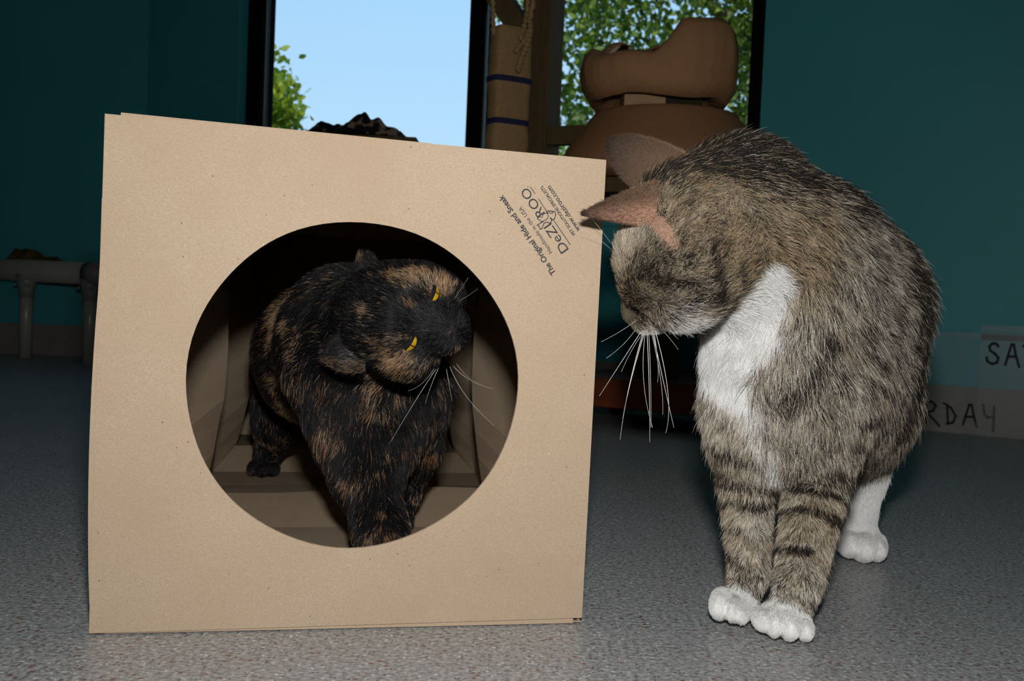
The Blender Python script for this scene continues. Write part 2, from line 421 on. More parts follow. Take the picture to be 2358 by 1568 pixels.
# folded lips that peek out behind the front sheet
def strip(name, pts, mt):
    """thin solid strip through a list of (outer, inner) point pairs, thickness along the front normal"""
    bm = bmesh.new(); rows = []
    for a, c in pts:
        rows.append([bm.verts.new(tuple(q)) for q in (a, c, c - NF * .0009, a - NF * .0009)])
    for r0, r1 in zip(rows, rows[1:]):
        for k in range(4): bm.faces.new((r0[k], r0[(k + 1) % 4], r1[(k + 1) % 4], r1[k]))
    bm.faces.new(rows[0]); bm.faces.new(rows[-1])
    return child(link(name, bm_mesh(name, bm), mt), tun)
strip('fold_lip', [(fr(.0002 - .0092 * math.sin(math.pi * min(1, t / .8)) ** .8, .06 + .78 * t, -.0006), fr(.02, .06 + .78 * t, -.0006)) for t in np.linspace(0, 1, 14)], M['kraft'])
strip('fold_lip', [(fr(.03 + .95 * t, -.0015 - .0048 * math.sin(math.pi * t) ** .5, -.0004) * np.array([1, 1, 0]) + np.array([0, 0, .0008]), fr(.03 + .95 * t, .02, -.0004)) for t in np.linspace(0, 1, 14)], M['kraft'])
strip('fold_lip', [(fr(.03 + .6 * t, 1.0 + .004 * (1 - t), -.0006), fr(.03 + .6 * t, .98, -.0006)) for t in np.linspace(0, 1, 12)], M['kraft'])

# pleated sleeve: stations along the axis (distance, inward fold)
AX = unit(np.array([-.155, .985, 0])); LEN = 1.03
ST = [(.002, 0), (.06, .003), (.10, .004), (.20, .002), (.33, .0), (.44, .020), (.54, .006), (.665, .0), (.755, .020), (.87, .012), (LEN, 0)]
TH = .352
def sleeve_pts(side):
    """rows of points over the stations; bottom, top, left or right"""
    rows = []
    rs = np.random.default_rng(hash(side) % 7 if False else {'bottom': 1, 'top': 2, 'left': 3, 'right': 4}[side])
    for a, f in ST:
        row = []
        for q in np.linspace(0, 1, 13):
            if side == 'bottom': p = TL * (1 - q) + TR * q + AX * a; p = p + np.array([0, 0, .0016 + f * (.9 + .2 * math.sin(q * 5 + a * 9))])
            elif side == 'top': p = TLt * (1 - q) + TRt * q + AX * a; p[2] = p[2] - .002 - f * 1.1 - .012 * math.sin(math.pi * q) * min(1, a * 4)
            else:
                b0, t0 = (TL, TLt) if side == 'left' else (TR, TRt)
                z = q; p = b0 * (1 - z) + t0 * z + AX * a
                s = 1 if side == 'left' else -1
                amp = f * (.7 + 1.5 * math.sin(math.pi * q)) + (.012 * math.sin(math.pi * q) * math.sin(a * 11 + 1) if 0 < a < LEN else 0)
                p = p + E1 * s * (.002 + max(amp, 0)) + np.array([0, 0, .0016 * (1 - q) - .002 * q]) + AX * (.03 * f / .02 * (abs(q - .5) ** 2))
            row.append(p + (rs.normal(0, .0008, 3) if 0 < a < LEN else 0) * np.array([1, 1, .3]))
        rows.append(row)
    return rows
for side in ('bottom', 'top', 'left', 'right'):
    rows = sleeve_pts(side); n = len(rows[0])
    V = [p for r in rows for p in r]
    Fc = [(i * n + j, i * n + j + 1, (i + 1) * n + j + 1, (i + 1) * n + j) for i in range(len(rows) - 1) for j in range(n - 1)]
    nm = {'bottom': 'bottom_panel', 'top': 'top_panel'}.get(side, 'side_panel')
    ob = child(link(nm, mesh_from(nm, V, Fc), M['kraft']), tun)
    so = ob.modifiers.new('thickness', 'SOLIDIFY'); so.thickness = .0008; so.offset = 0
    ob.data['folds'] = len(ST)
pb = TL + AX * LEN
box_obj('back_panel', pb + np.array([0, 0, .0005]), E1 * TW, AX * .0015, (0, 0, TH), M['kraft'], tun)

# black printing on the front panel
def text_mesh(name, s, bold=0.0, shear=0.0, space=1.0):
    cu = bpy.data.curves.new(name, 'FONT'); cu.body = s; cu.offset = bold; cu.shear = shear; cu.space_character = space; cu.resolution_u = 3
    tmp = bpy.data.objects.new(name, cu); COL.objects.link(tmp)
    dg = bpy.context.evaluated_depsgraph_get(); dg.update()
    me = bpy.data.meshes.new_from_object(tmp.evaluated_get(dg))
    bpy.data.objects.remove(tmp); bpy.data.curves.remove(cu); me.name = name
    return me
def place_text(name, s, center, xdir, ydir, length, mt, parent, height=None, off_n=None, **kw):
    me = text_mesh(name, s, **kw)
    co = np.empty(len(me.vertices) * 3, np.float32); me.vertices.foreach_get('co', co); co = co.reshape(-1, 3)
    lo, hi = co.min(0), co.max(0); sc = length / (hi[0] - lo[0]); sy = sc if height is None else height / (hi[1] - lo[1])
    q = (co - (lo + hi) / 2)
    W = center + np.outer(q[:, 0] * sc, xdir) + np.outer(q[:, 1] * sy, ydir)
    me.vertices.foreach_set('co', W.astype(np.float32).ravel()); me.update(); me.materials.clear()
    return child(link(name, me, mt), parent)
def fpx(px, py, off=.0015): return on_plane(px, py, TL + NF * off, NF)
pA, pB = fpx(1279, 632), fpx(1153, 448)
XD = unit(pB - pA); YD = unit(np.cross(NF, XD))
def flen(px): return px * np.linalg.norm(pB - pA) / 223.0
place_text('printed_title', 'The Original Hide and Sneak', fpx(1215.8, 541), XD, YD, flen(219), M['ink'], tun, bold=.022)
place_text('printed_origin', 'Handmade in the USA', fpx(1232.8, 530.2), XD, YD, flen(127), M['ink'], tun)
place_text('printed_logo', 'DeZI', fpx(1281, 549), XD, YD, flen(74), M['ink'], tun, height=flen(22))
place_text('printed_logo', 'ROO', fpx(1226, 466), XD, YD, flen(72), M['ink'], tun, height=flen(22))
place_text('printed_tagline', 'PET SOLUTIONS SPECIALISTS', fpx(1284.5, 485.4), XD, YD, flen(135), M['ink'], tun, bold=.02)
place_text('printed_address', 'www.deziroo.com', fpx(1297.5, 481.3), XD, YD, flen(125), M['ink'], tun, bold=.012)
place_text('printed_mark', 'TM', fpx(1215.5, 430), XD, YD, flen(5), M['ink'], tun)
def stroke(name, pxs, w, close=False):
    P = [fpx(*p) for p in pxs]
    if close: P.append(P[0])
    bm = bmesh.new()
    for a, c in zip(P, P[1:]):
        d = unit(c - a); n = np.cross(NF, d) * w / 2; a2, c2 = a - d * w * .3, c + d * w * .3
        bm.faces.new([bm.verts.new(tuple(q)) for q in (a2 - n, c2 - n, c2 + n, a2 + n)])
    return child(link(name, bm_mesh(name, bm), M['ink']), tun)
def cropx(pts): return [(1120 + x / 6.03, 400 + y / 6.03) for x, y in pts]
w1 = flen(1.6)
stroke('printed_rule', cropx([(1165, 985), (930, 640)]), w1); stroke('printed_rule', cropx([(835, 520), (725, 350)]), w1); stroke('printed_rule', cropx([(678, 280), (608, 182)]), w1)
stroke('printed_pet_outline', cropx([(835, 515), (860, 550), (820, 545), (780, 575), (775, 600), (730, 600), (708, 630), (740, 640), (760, 665), (800, 655), (850, 625), (862, 590), (850, 560)]), w1, True)
stroke('printed_pet_outline', cropx([(850, 515), (900, 520), (950, 525), (962, 570), (945, 625), (920, 640), (885, 610), (910, 650), (880, 690), (840, 670), (800, 690), (785, 725), (770, 765), (745, 770), (735, 735), (705, 715), (730, 700), (760, 680), (790, 665)]), w1 * 1.2)
stroke('printed_pet_outline', cropx([(870, 525), (885, 548), (915, 552), (925, 530), (905, 520)]), w1)

# ------------------------------------------------------------------ raised pet bed by the left wall
bed = empty('raised_pet_bed', tuple(on_floor(120, 838)))
tag(bed, 'low raised pet bed of grey plastic pipe by the teal wall', 'pet bed')
bl0 = on_floor(58, 823); bl1 = on_floor(204, 838)
RZ = .268                                                # pipe axis height
dirb = unit(bl1 - bl0)
e_in = bl1 + dirb * .035; e_out = bl0 - dirb * .62
perp = np.array([-dirb[1], dirb[0], 0]);
if perp[1] < 0: perp = -perp
def zz(p, z): return np.array([p[0], p[1], z])
rail_r = .033
depthb = .20
child(link('rail', tube_mesh('rail', [zz(e_out, RZ), zz(e_in - dirb * .04, RZ - .004)], rail_r, 20), M['pvc']), bed)
child(link('rail', tube_mesh('rail', [zz(e_out + perp * depthb, RZ), zz(e_in + perp * depthb, RZ)], rail_r, 20), M['pvc']), bed)
child(link('end_rail', tube_mesh('end_rail', [zz(e_in, RZ), zz(e_in + perp * depthb, RZ)], rail_r, 16), M['pvc']), bed)
child(link('end_rail', tube_mesh('end_rail', [zz(e_out, RZ), zz(e_out + perp * depthb, RZ)], rail_r, 16), M['pvc']), bed)
child(link('corner_fitting', tube_mesh('corner_fitting', [zz(e_in - dirb * .04, RZ - .004), zz(e_in + dirb * .02, RZ - .004)], rail_r * 1.08, 20), M['pvc_joint']), bed)
for k, p in enumerate((bl0, bl1, e_out - dirb * 0 + dirb * .04, bl1 + perp * depthb, bl0 + perp * depthb)):
    lg = child(link('leg', tube_mesh('leg', [zz(p, 0), zz(p, RZ - .02)], .0195, 18), M['pvc']), bed)
    fit = child(link('leg_fitting', tube_mesh('leg_fitting', [zz(p, RZ - .085), zz(p, RZ - .062), zz(p, RZ - .045), zz(p, RZ - .012)], [.0215, .0225, .027, .034], 18), M['pvc_joint']), bed)
    if k < 3:
        for s in (-1, 1):
            q = zz(p + dirb * s * .029 - perp * .016, RZ - .047)
            child(link('screw', tube_mesh('screw', [q, q - perp * .006], .0045, 8), M['screw']), bed)
bm = bmesh.new(); bm_box(bm, zz(e_out + perp * .02, RZ + .0), (e_in - e_out) * np.array([1, 1, 0]), perp * (depthb - .04), (0, 0, .012)); child(link('sling', bm_mesh('sling', bm), M['dark_carpet']), bed)
# blanket crumpled on it
m_bl = m_noise('olive_fleece', (.05, .035, .012), (.17, .115, .04), 34, .95, .8, .004, spec=.05)
def vnoise(P, scale, seed=0):
    P = np.asarray(P, np.float64) * scale; I = np.floor(P).astype(np.int64); f = P - I; f = f * f * (3 - 2 * f)
    def h(i, j, k):
        x = (i * 374761393 + j * 668265263 + k * 2147483647 + seed * 1274126177) & 0xFFFFFFFF
        x = ((x ^ (x >> 13)) * 1274126177) & 0xFFFFFFFF
        x = ((x ^ (x >> 16)) * 2246822519) & 0xFFFFFFFF
        return ((x ^ (x >> 15)) & 0xFFFFFF) / float(0xFFFFFF)
    r = 0
    for a in (0, 1):
        for b_ in (0, 1):
            for c_ in (0, 1):
                w = (f[..., 0] if a else 1 - f[..., 0]) * (f[..., 1] if b_ else 1 - f[..., 1]) * (f[..., 2] if c_ else 1 - f[..., 2])
                r = r + w * h(I[..., 0] + a, I[..., 1] + b_, I[..., 2] + c_)
    return r
def crumple(name, o, ax, ay, z0, nx, ny, amp, sc, seed, mt, hfun=None, lift=.004):
    V = []
    for i in range(nx):
        for j in range(ny):
            u, v = i / (nx - 1), j / (ny - 1); p = o + ax * u + ay * v
            e_ = min(1, 7 * min(u, 1 - u)) * min(1, 5 * min(v, 1 - v))
            h = vnoise(np.array([p]), sc, seed)[0] * .7 + vnoise(np.array([p]), sc * 2.7, seed + 1)[0] * .3
            V.append(np.array([p[0], p[1], z0 + e_ * (amp * h * (hfun(u, v) if hfun else 1) + lift)]))
    Fc = [(i * ny + j, (i + 1) * ny + j, (i + 1) * ny + j + 1, i * ny + j + 1) for i in range(nx - 1) for j in range(ny - 1)]
    n = len(V); lo = [np.array([p[0], p[1], z0]) for p in V]
    Fc2 = [tuple(n + q for q in f[::-1]) for f in Fc]
    ed = [i * ny for i in range(nx)] + [(nx - 1) * ny + j for j in range(1, ny)] + [i * ny + ny - 1 for i in range(nx - 2, -1, -1)] + [j for j in range(ny - 2, 0, -1)]
    side = [(a, b_, n + b_, n + a) for a, b_ in zip(ed, ed[1:] + ed[:1])]
    return link(name, mesh_from(name, V + lo, Fc + Fc2 + side, True), mt)
bo = crumple('folded_blanket', zz(e_out + perp * .05, 0) + dirb * .04, dirb * .62, perp * (depthb - .09), RZ + .0135, 60, 16, .04, 16, 4, m_bl, lambda u, v: (1.0 if u < .78 else .35 if u < .9 else .7), .026)
tag(bo, 'olive brown fleece blanket crumpled on the grey pipe bed', 'blanket')

# ------------------------------------------------------------------ wooden frame with hanging scratcher
D0 = 2.36
up3 = np.array([0, 0, 1.0])
def post_box(name, px, d, wpx, z0, z1, mt, parent, depth=None, rot=0.0, bevel=.003):
    p = at(px, 400, d); p = zz(p, 0)
    w = wpx * d / FPX; dp = depth or w
    ca, sa = math.cos(rot), math.sin(rot); ax = np.array([ca, sa, 0]); ay = np.array([-sa, ca, 0])
    return box_obj(name, p - ax * w / 2 - ay * dp / 2 + up3 * z0, ax * w, ay * dp, up3 * (z1 - z0), mt, parent, bevel)
fr_p = zz(at(1237, 400, D0), 0)
wf = empty('climbing_frame', tuple(fr_p)); tag(wf, 'dark lumber climbing frame post standing before the window', 'climbing frame')
RW = -math.atan2(-S_[1], S_[0])
post_box('post', 1237, D0, 72, 0, 1.6, M['wood'], wf, rot=RW)
ax_ = S_; pw = 72 * D0 / FPX
# cross beam behind the drum, overhead beam and diagonal brace
bz = .245 + (694 - 325) * D0 / FPX
box_obj('cross_beam', fr_p + ax_ * pw * .5 - np.cross(up3, ax_) * .03 + up3 * (bz - .02), ax_ * .09, np.cross(up3, ax_) * .03, up3 * .04, M['wood'], wf, .002)
box_obj('overhead_beam', fr_p - ax_ * .20 - np.cross(up3, ax_) * .035 + up3 * 1.15, ax_ * .28, np.cross(up3, ax_) * .07, up3 * .07, M['wood'], wf, .003)
b0 = at(1213, 86, D0 - .01); b1 = at(1090, -90, D0 - .01)
bd = unit(b1 - b0); bn_ = unit(np.cross(bd, NW)); 
box_obj('brace', b0 - bn_ * .024 - NW * .02 - bd * .05, bd * (np.linalg.norm(b1 - b0) + .05), bn_ * .048, NW * .035, M['wood'], wf, .002)
# second post so the frame stands
post2 = fr_p - ax_ * .42
box_obj('foot', fr_p - ax_ * .17 - np.cross(up3, ax_) * .04, ax_ * .22, np.cross(up3, ax_) * .08, up3 * .04, M['wood'], wf, .003)

# scratcher: board wound with jute, two navy bands, hung on ropes
DS = 2.24
sc_c = zz(at(1172, 200, DS), 0)
sw = .084; sdp = .050
rr = math.radians(30); sax = np.array([math.cos(rr), math.sin(rr), 0]); say = np.array([-math.sin(rr), math.cos(rr), 0])
zt = at(1172, 66, DS)[2]; zb = .36
scr = empty('hanging_scratcher', (sc_c[0], sc_c[1], zb)); tag(scr, 'jute-wound scratching board with navy bands hanging on ropes', 'scratcher')
tilt = np.array([R[0] * .03, 0, 0])
def wound(name, z0, z1, mt, grow=0.0, pitch=.0055):
    """rounded-rectangle wrap with one ring of rope per pitch"""
    V, Fc = [], []; nseg = 24; rows = max(2, int((z1 - z0) / pitch * 4))
    for i in range(rows + 1):
        z = z0 + (z1 - z0) * i / rows; g = grow + .0013 * abs(math.sin(math.pi * (z - zb) / pitch))
        top = min(1.0, max(0, (zt - z) / .02)); sh = .8 + .2 * math.sqrt(1 - (1 - top) ** 2)
        wv = .0015 * math.sin(z * 47) + .001 * math.sin(z * 101)
        for k in range(nseg):
            a = 2 * math.pi * k / nseg; ca, sa = math.cos(a), math.sin(a)
            x = math.copysign(abs(ca) ** .45, ca) * (sw / 2 * sh + g + wv); y = math.copysign(abs(sa) ** .45, sa) * (sdp / 2 * sh + g)
            V.append(sc_c + sax * x + say * y + up3 * z)
    for i in range(rows):
        for k in range(nseg): Fc.append((i * nseg + k, i * nseg + (k + 1) % nseg, (i + 1) * nseg + (k + 1) % nseg, (i + 1) * nseg + k))
    Fc.append(tuple(range(nseg))[::-1]); Fc.append(tuple(rows * nseg + k for k in range(nseg)))
    return child(link(name, mesh_from(name, V, Fc, True), mt), scr)
wound('rope_winding', zb, zt, M['jute'])
for py in (187, 283):
    z = at(1172, py, DS)[2]; wound('navy_band', z - .006, z + .006, M['navy'], .0016)
def rope(name, pts, r=.006):
    pts = np.array(pts); t = np.linspace(0, 1, 40); k = np.linspace(0, 1, len(pts))
    P = np.stack([np.interp(t, k, pts[:, i]) for i in range(3)], 1)
    P += np.stack([np.sin(t * 60) * .0007, np.cos(t * 60) * .0007, 0 * t], 1)
    return child(link(name, tube_mesh(name, P, r + .0012 * np.sin(t * 180), 8), M['jute']), scr)
hook = at(1215, 10, DS)
rope('hanging_rope', [sc_c - sax * sw * .5 + up3 * (zt - .02), sc_c - sax * sw * .56 + up3 * (zt + .05), sc_c - sax * sw * .58 + up3 * 1.16], .0048)
rope('hanging_rope', [at(1197, 92, DS - .03), at(1207, 62, DS - .02), at(1213, 30, DS), at(1216, -10, DS), zz(at(1216, -10, DS), 1.16)], .0052)
rope('hanging_rope', [at(1186, 120, DS - .035), at(1212, 88, DS - .02), at(1222, 66, DS - .01), at(1219, 48, DS), at(1228, 5, DS), zz(at(1228, 5, DS), 1.16)], .0056)
rope('hanging_rope', [at(1222, 66, DS - .01), at(1215, 100, DS - .02), at(1199, 135, DS - .032), at(1192, 165, DS - .034)], .0062)

# ------------------------------------------------------------------ cat tree with drum, block and soft bed
DT = 2.17
tc_ = zz(at(1522, 500, DT), 0)
def dz(py, d=DT, px=1522): return at(px, py, d)[2]
ct = empty('cat_tree', tuple(tc_)); tag(ct, 'cat tree with tan carpeted drum on a sisal post and red board base', 'cat tree')
def lathe(name, prof, mt, parent, c=None, n=48, sq=1.0, smooth=True, wob=None):
    c = tc_ if c is None else c; V, Fc = [], []; m = len(prof)
    for i, (r, z) in enumerate(prof):
        for k in range(n):
            a = 2 * math.pi * k / n; q = r * (1 + (wob(a, z) if wob else 0))
            V.append(np.array([c[0] + q * math.cos(a), c[1] + q * math.sin(a), z]))
    for i in range(m - 1):
        for k in range(n): Fc.append((i * n + k, i * n + (k + 1) % n, (i + 1) * n + (k + 1) % n, (i + 1) * n + k))
    Fc.append(tuple(range(n))[::-1]); Fc.append(tuple((m - 1) * n + k for k in range(n)))
    return child(link(name, mesh_from(name, V, Fc, smooth), mt), parent)
zt_, zb_ = dz(268), dz(418)
lathe('carpeted_drum', [(.02, zb_), (.205, zb_), (.212, zb_ + .006), (.212, zb_ + .03), (.196, zb_ + .06), (.172, zb_ + .09), (.157, zb_ + .115), (.150, zt_ - .01), (.145, zt_ - .002), (.135, zt_), (.02, zt_)], M['carpet'], ct)
pz = dz(868)
n_w = 90
lathe('sisal_post', [(.048 + .002 * abs(math.sin(i * math.pi / 2)), .095 + (zb_ - .095) * i / n_w) for i in range(n_w + 1)], M['sisal'], ct, n=28)
box_obj('shelf_board', tc_ - S_ * .17 - NW * -.0 - NW * .11 + up3 * (zb_ - .032), S_ * .34, NW * .22, up3 * .03, M['wood'], ct, .003)
box_obj('base_board', tc_ - S_ * .16 - NW * .13 + up3 * .037, S_ * .36, NW * .26, up3 * .058, M['red_wood'], ct, .004)
for i in (-.12, .16):
    for j in (-.10, .10):
        q = tc_ + S_ * i + NW * j
        child(link('caster', tube_mesh('caster', [q + up3 * .019 - S_ * .011, q + up3 * .019 + S_ * .011], .019, 16), M['rubber']), ct)
        child(link('caster_fork', tube_mesh('caster_fork', [q + up3 * .02, q + up3 * .038], .013, 10), M['rubber']), ct)
# short post stump between drum and bed: a pine block and a dark carpeted one
zb2 = dz(222)
pc = tc_ + np.array([0, -.02, 0])
def block(name, x0, x1, d0, d1, mt):
    a = at(x0, 240, DT + d0); b_ = at(x1, 240, DT + d0)
    return box_obj(name, zz(a, zt_), (b_ - a) * np.array([1, 1, 0]), np.array([0, d1 - d0, 0]), up3 * (zb2 - zt_), mt, ct, .002)
block('pine_block', 1437, 1533, -.05, .06, M['block'])
block('carpeted_block', 1534, 1618, -.045, .06, M['dark_carpet'])

# soft bed: bolster ring with a raised back, tiger lining
m_tig = mat('tiger_print', (.7, .6, .45), .95, .05)
co = objco(m_tig, (1, 1, 1)); wv = N(m_tig, 'ShaderNodeTexWave'); wv.inputs['Scale'].default_value = 9; wv.inputs['Distortion'].default_value = 6; wv.inputs['Detail'].default_value = 2
L(m_tig, co, wv.inputs['Vector']); L(m_tig, ramp(m_tig, wv.outputs['Fac'], [(.0, (.015, .012, .01)), (.42, (.02, .015, .012)), (.5, (.5, .27, .10)), (.8, (.62, .55, .45))]), bsdf(m_tig).inputs['Base Color'])
sbz = zb2 + .004
sb_c = zz(at(1515, 180, DT), 0)
soft = empty('soft_pet_bed', (sb_c[0], sb_c[1], sbz)); tag(soft, 'tan fabric bolster pet bed with tiger-striped lining atop the cat tree', 'pet bed')
def rim(a):
    """rim height around the ring; a=0 to the right, -pi/2 towards the viewer"""
    hi = .128; lo = .056
    x = math.cos(a)
    t = min(1, max(0, (x + .13) / .30)); t = t * t * (3 - 2 * t)
    h = lo + (hi - lo) * t
    h += .024 * math.exp(-((math.atan2(math.sin(a - math.pi), math.cos(a - math.pi))) / .45) ** 2)   # peak at the left end
    h += .074 * math.exp(-((math.atan2(math.sin(a - 2.05), math.cos(a - 2.05))) / .62) ** 2)
    return min(h, .130)
def bed_mesh(inner):
    V, Fc = [], []; n = 96
    RX, RY = .157, .150
    for k in range(n):
        a = 2 * math.pi * k / n; h = rim(a); pr = []
        ca, sa = math.cos(a), math.sin(a)
        ca, sa = math.copysign(abs(ca) ** .78, ca), math.copysign(abs(sa) ** .78, sa)
        wr = .010 * math.sin(a * 9 + 1) + .007 * math.sin(a * 17) + .006 * math.sin(a * 29 + 2)
        if not inner:
            pr = [(.40, .0), (.60, .0), (.70 + wr * 2, -.018), (.86, -.024), (.97, .004), (1.0 + wr, min(.05, h * .4)), (.995 + wr, h * .64), (.96 + wr * .6, h * .88), (.88, h), (.78, h * .985), (.73, h * .94), (.715, h * .90)]
        else:
            pr = [(.722, h * .93), (.65, h * .74), (.58, .040), (.40, .038), (.02, .036)]
        for r, z in pr:
            pl = .006 * math.sin(a * 46) * math.exp(-((z - .012) / .02) ** 2) if not inner else 0
            V.append(np.array([sb_c[0] + (RX * r + pl) * ca, sb_c[1] + (RY * r + pl) * sa, sbz + z + (.004 * math.sin(a * 5 + r * 6) if .8 < r < 1.0 else 0)]))
    m = len(pr)
    for k in range(n):
        for i in range(m - 1): Fc.append((k * m + i, ((k + 1) % n) * m + i, ((k + 1) % n) * m + i + 1, k * m + i + 1))
    if not inner: Fc.append(tuple(k * m for k in range(n))[::-1])
    return mesh_from('bed', V, Fc, True)
child(link('bolster_cover', bed_mesh(False), M['fabric']), soft)
child(link('lining', bed_mesh(True), m_tig), soft)

# ------------------------------------------------------------------ stool with a fleece heap behind the tunnel
DQ = 2.45
q0 = zz(at(830, 320, DQ), 0)
stl = empty('low_stool', tuple(q0)); tag(stl, 'dark wooden stool under the spotted fleece behind the tunnel', 'stool')
stz = at(830, 326, DQ)[2]
box_obj('seat', q0 - np.array([.14, .11, 0]) + up3 * (stz - .03), (.28, 0, 0), (0, .22, 0), up3 * .03, M['wood'], stl, .004)
for i in (-1, 1):
    for j in (-1, 1):
        p = q0 + np.array([.11 * i, .08 * j, 0]); child(link('leg', tube_mesh('leg', [p, p + up3 * (stz - .029)], .016, 10), M['wood']), stl)
m_fl = mat('spotted_fleece', (.03, .03, .03), .95, .05)
co = objco(m_fl); vv = noise(m_fl, co, 26, 2); L(m_fl, ramp(m_fl, vv, [(.56, (.012, .012, .014)), (.62, (.25, .17, .11))]), bsdf(m_fl).inputs['Base Color'])
fb = crumple('fleece_throw', q0 - np.array([.125, .09, 0]), np.array([.25, 0, 0]), np.array([0, .18, 0]), stz + .001, 70, 40, .075, 22, 8, m_fl,
             lambda u, v: (.62 + .42 * math.exp(-((u - .52) / .14) ** 2) - .22 * max(0, u - .7) / .3))
tag(fb, 'black and tan spotted fleece throw heaped below the blue sky', 'throw')

# ------------------------------------------------------------------ clear plastic sheets hand-lettered SATURDAY
LETTER = {
    'S': [[(.85, .88), (.7, 1.0), (.4, 1.0), (.2, .86), (.25, .66), (.6, .5), (.85, .32), (.75, .08), (.4, 0), (.05, .12), (0, .3)]],
    'A': [[(0, 0), (.2, .45), (.45, 1.0), (.62, 1.0), (.75, .5), (1.0, -.08)], [(.15, .4), (.8, .42)]],
    'T': [[(-.05, .95), (1.0, 1.0)], [(.5, 1.0), (.45, 0)]],
    'U': [[(.05, 1.0), (.1, .3), (.35, .05), (.7, .1), (.9, .4)], [(.92, 1.05), (.92, -.05)]],
    'R': [[(.1, 1.0), (.12, 0)], [(.0, .95), (.5, 1.05), (.8, .85), (.6, .6), (.15, .5), (.6, .2), (1.05, -.12)]],
    'D': [[(.25, .95), (.3, .02)], [(.0, 1.0), (.5, .8), (.85, .4), (.65, .08), (.2, 0)]],
    'Y': [[(.1, 1.05), (.15, .6), (.4, .42), (.8, .5)], [(.85, .98), (.82, .3), (.78, -.25)]],
}
def sheet(px0, px1, py0, off, lean, seed, words, label, grp, thick=.003):
    s0, _ = wall_s(px0, 900, off); s1, _ = wall_s(px1, 900, off); _, z1 = wall_s(px0, py0, off)
    dpt = unit(NW * -lean + up3)
    o_ = wp(s0, off + lean * z1, .0)
    g = empty('plastic_sheet', tuple(o_)); tag(g, label, 'sign')
    box_obj('panel', o_, S_ * (s1 - s0), NW * thick, dpt * z1, M['plastic'], g)
    box_obj('edge_strip', o_ + dpt * (z1 - .012), S_ * (s1 - s0), NW * (thick + .002), dpt * .013, M['plastic'], g)
    nrm = unit(np.cross(S_, dpt)); nrm = nrm if np.dot(nrm, NW) > 0 else -nrm
    for w, x0, adv, y0, y1, slope in words:
        bm = bmesh.new()
        for k, ch in enumerate(w):
            for st in LETTER[ch]:
                P = []
                for a_, b_ in st:
                    px = x0 + adv * (k + a_ * .74); py = y1 + (y0 - y1) * b_ + slope * (px - x0)
                    P.append(on_plane(px, py, o_ + NW * (thick + .0014), nrm))
                wd = .0046
                for p, q in zip(P, P[1:]):
                    d_ = unit(q - p); n_ = np.cross(nrm, d_) * wd / 2; bm.faces.new([bm.verts.new(tuple(r)) for r in (p - d_ * wd * .4 - n_, q + d_ * wd * .4 - n_, q + d_ * wd * .4 + n_, p - d_ * wd * .4 + n_)])
        child(link('handwriting', bm_mesh('handwriting', bm), M['marker']), g)
    return g
sheet(1930, 2420, 752, .012, .02, 1, [('SATURDAY', 1952, 44.2, 915, 962, .06)], 'clear plastic sheet lettered SATURDAY low down, partly behind the tabby', None)
sheet(2252, 2640, 748, .026, .02, 2, [('SATURDAY', 2272, 43, 790, 837, .05)], 'clear plastic sheet lettered SATURDAY, cut by the frame edge', None)

# ------------------------------------------------------------------ cats: sculpted bodies with combed fur
def img_dir(v):
    v = unit(v); return R * v[0] + U * v[1] - F * v[2]
def sstep(a, b_, x):
    t = np.clip((x - a) / (b_ - a), 0, 1); return t * t * (3 - 2 * t)

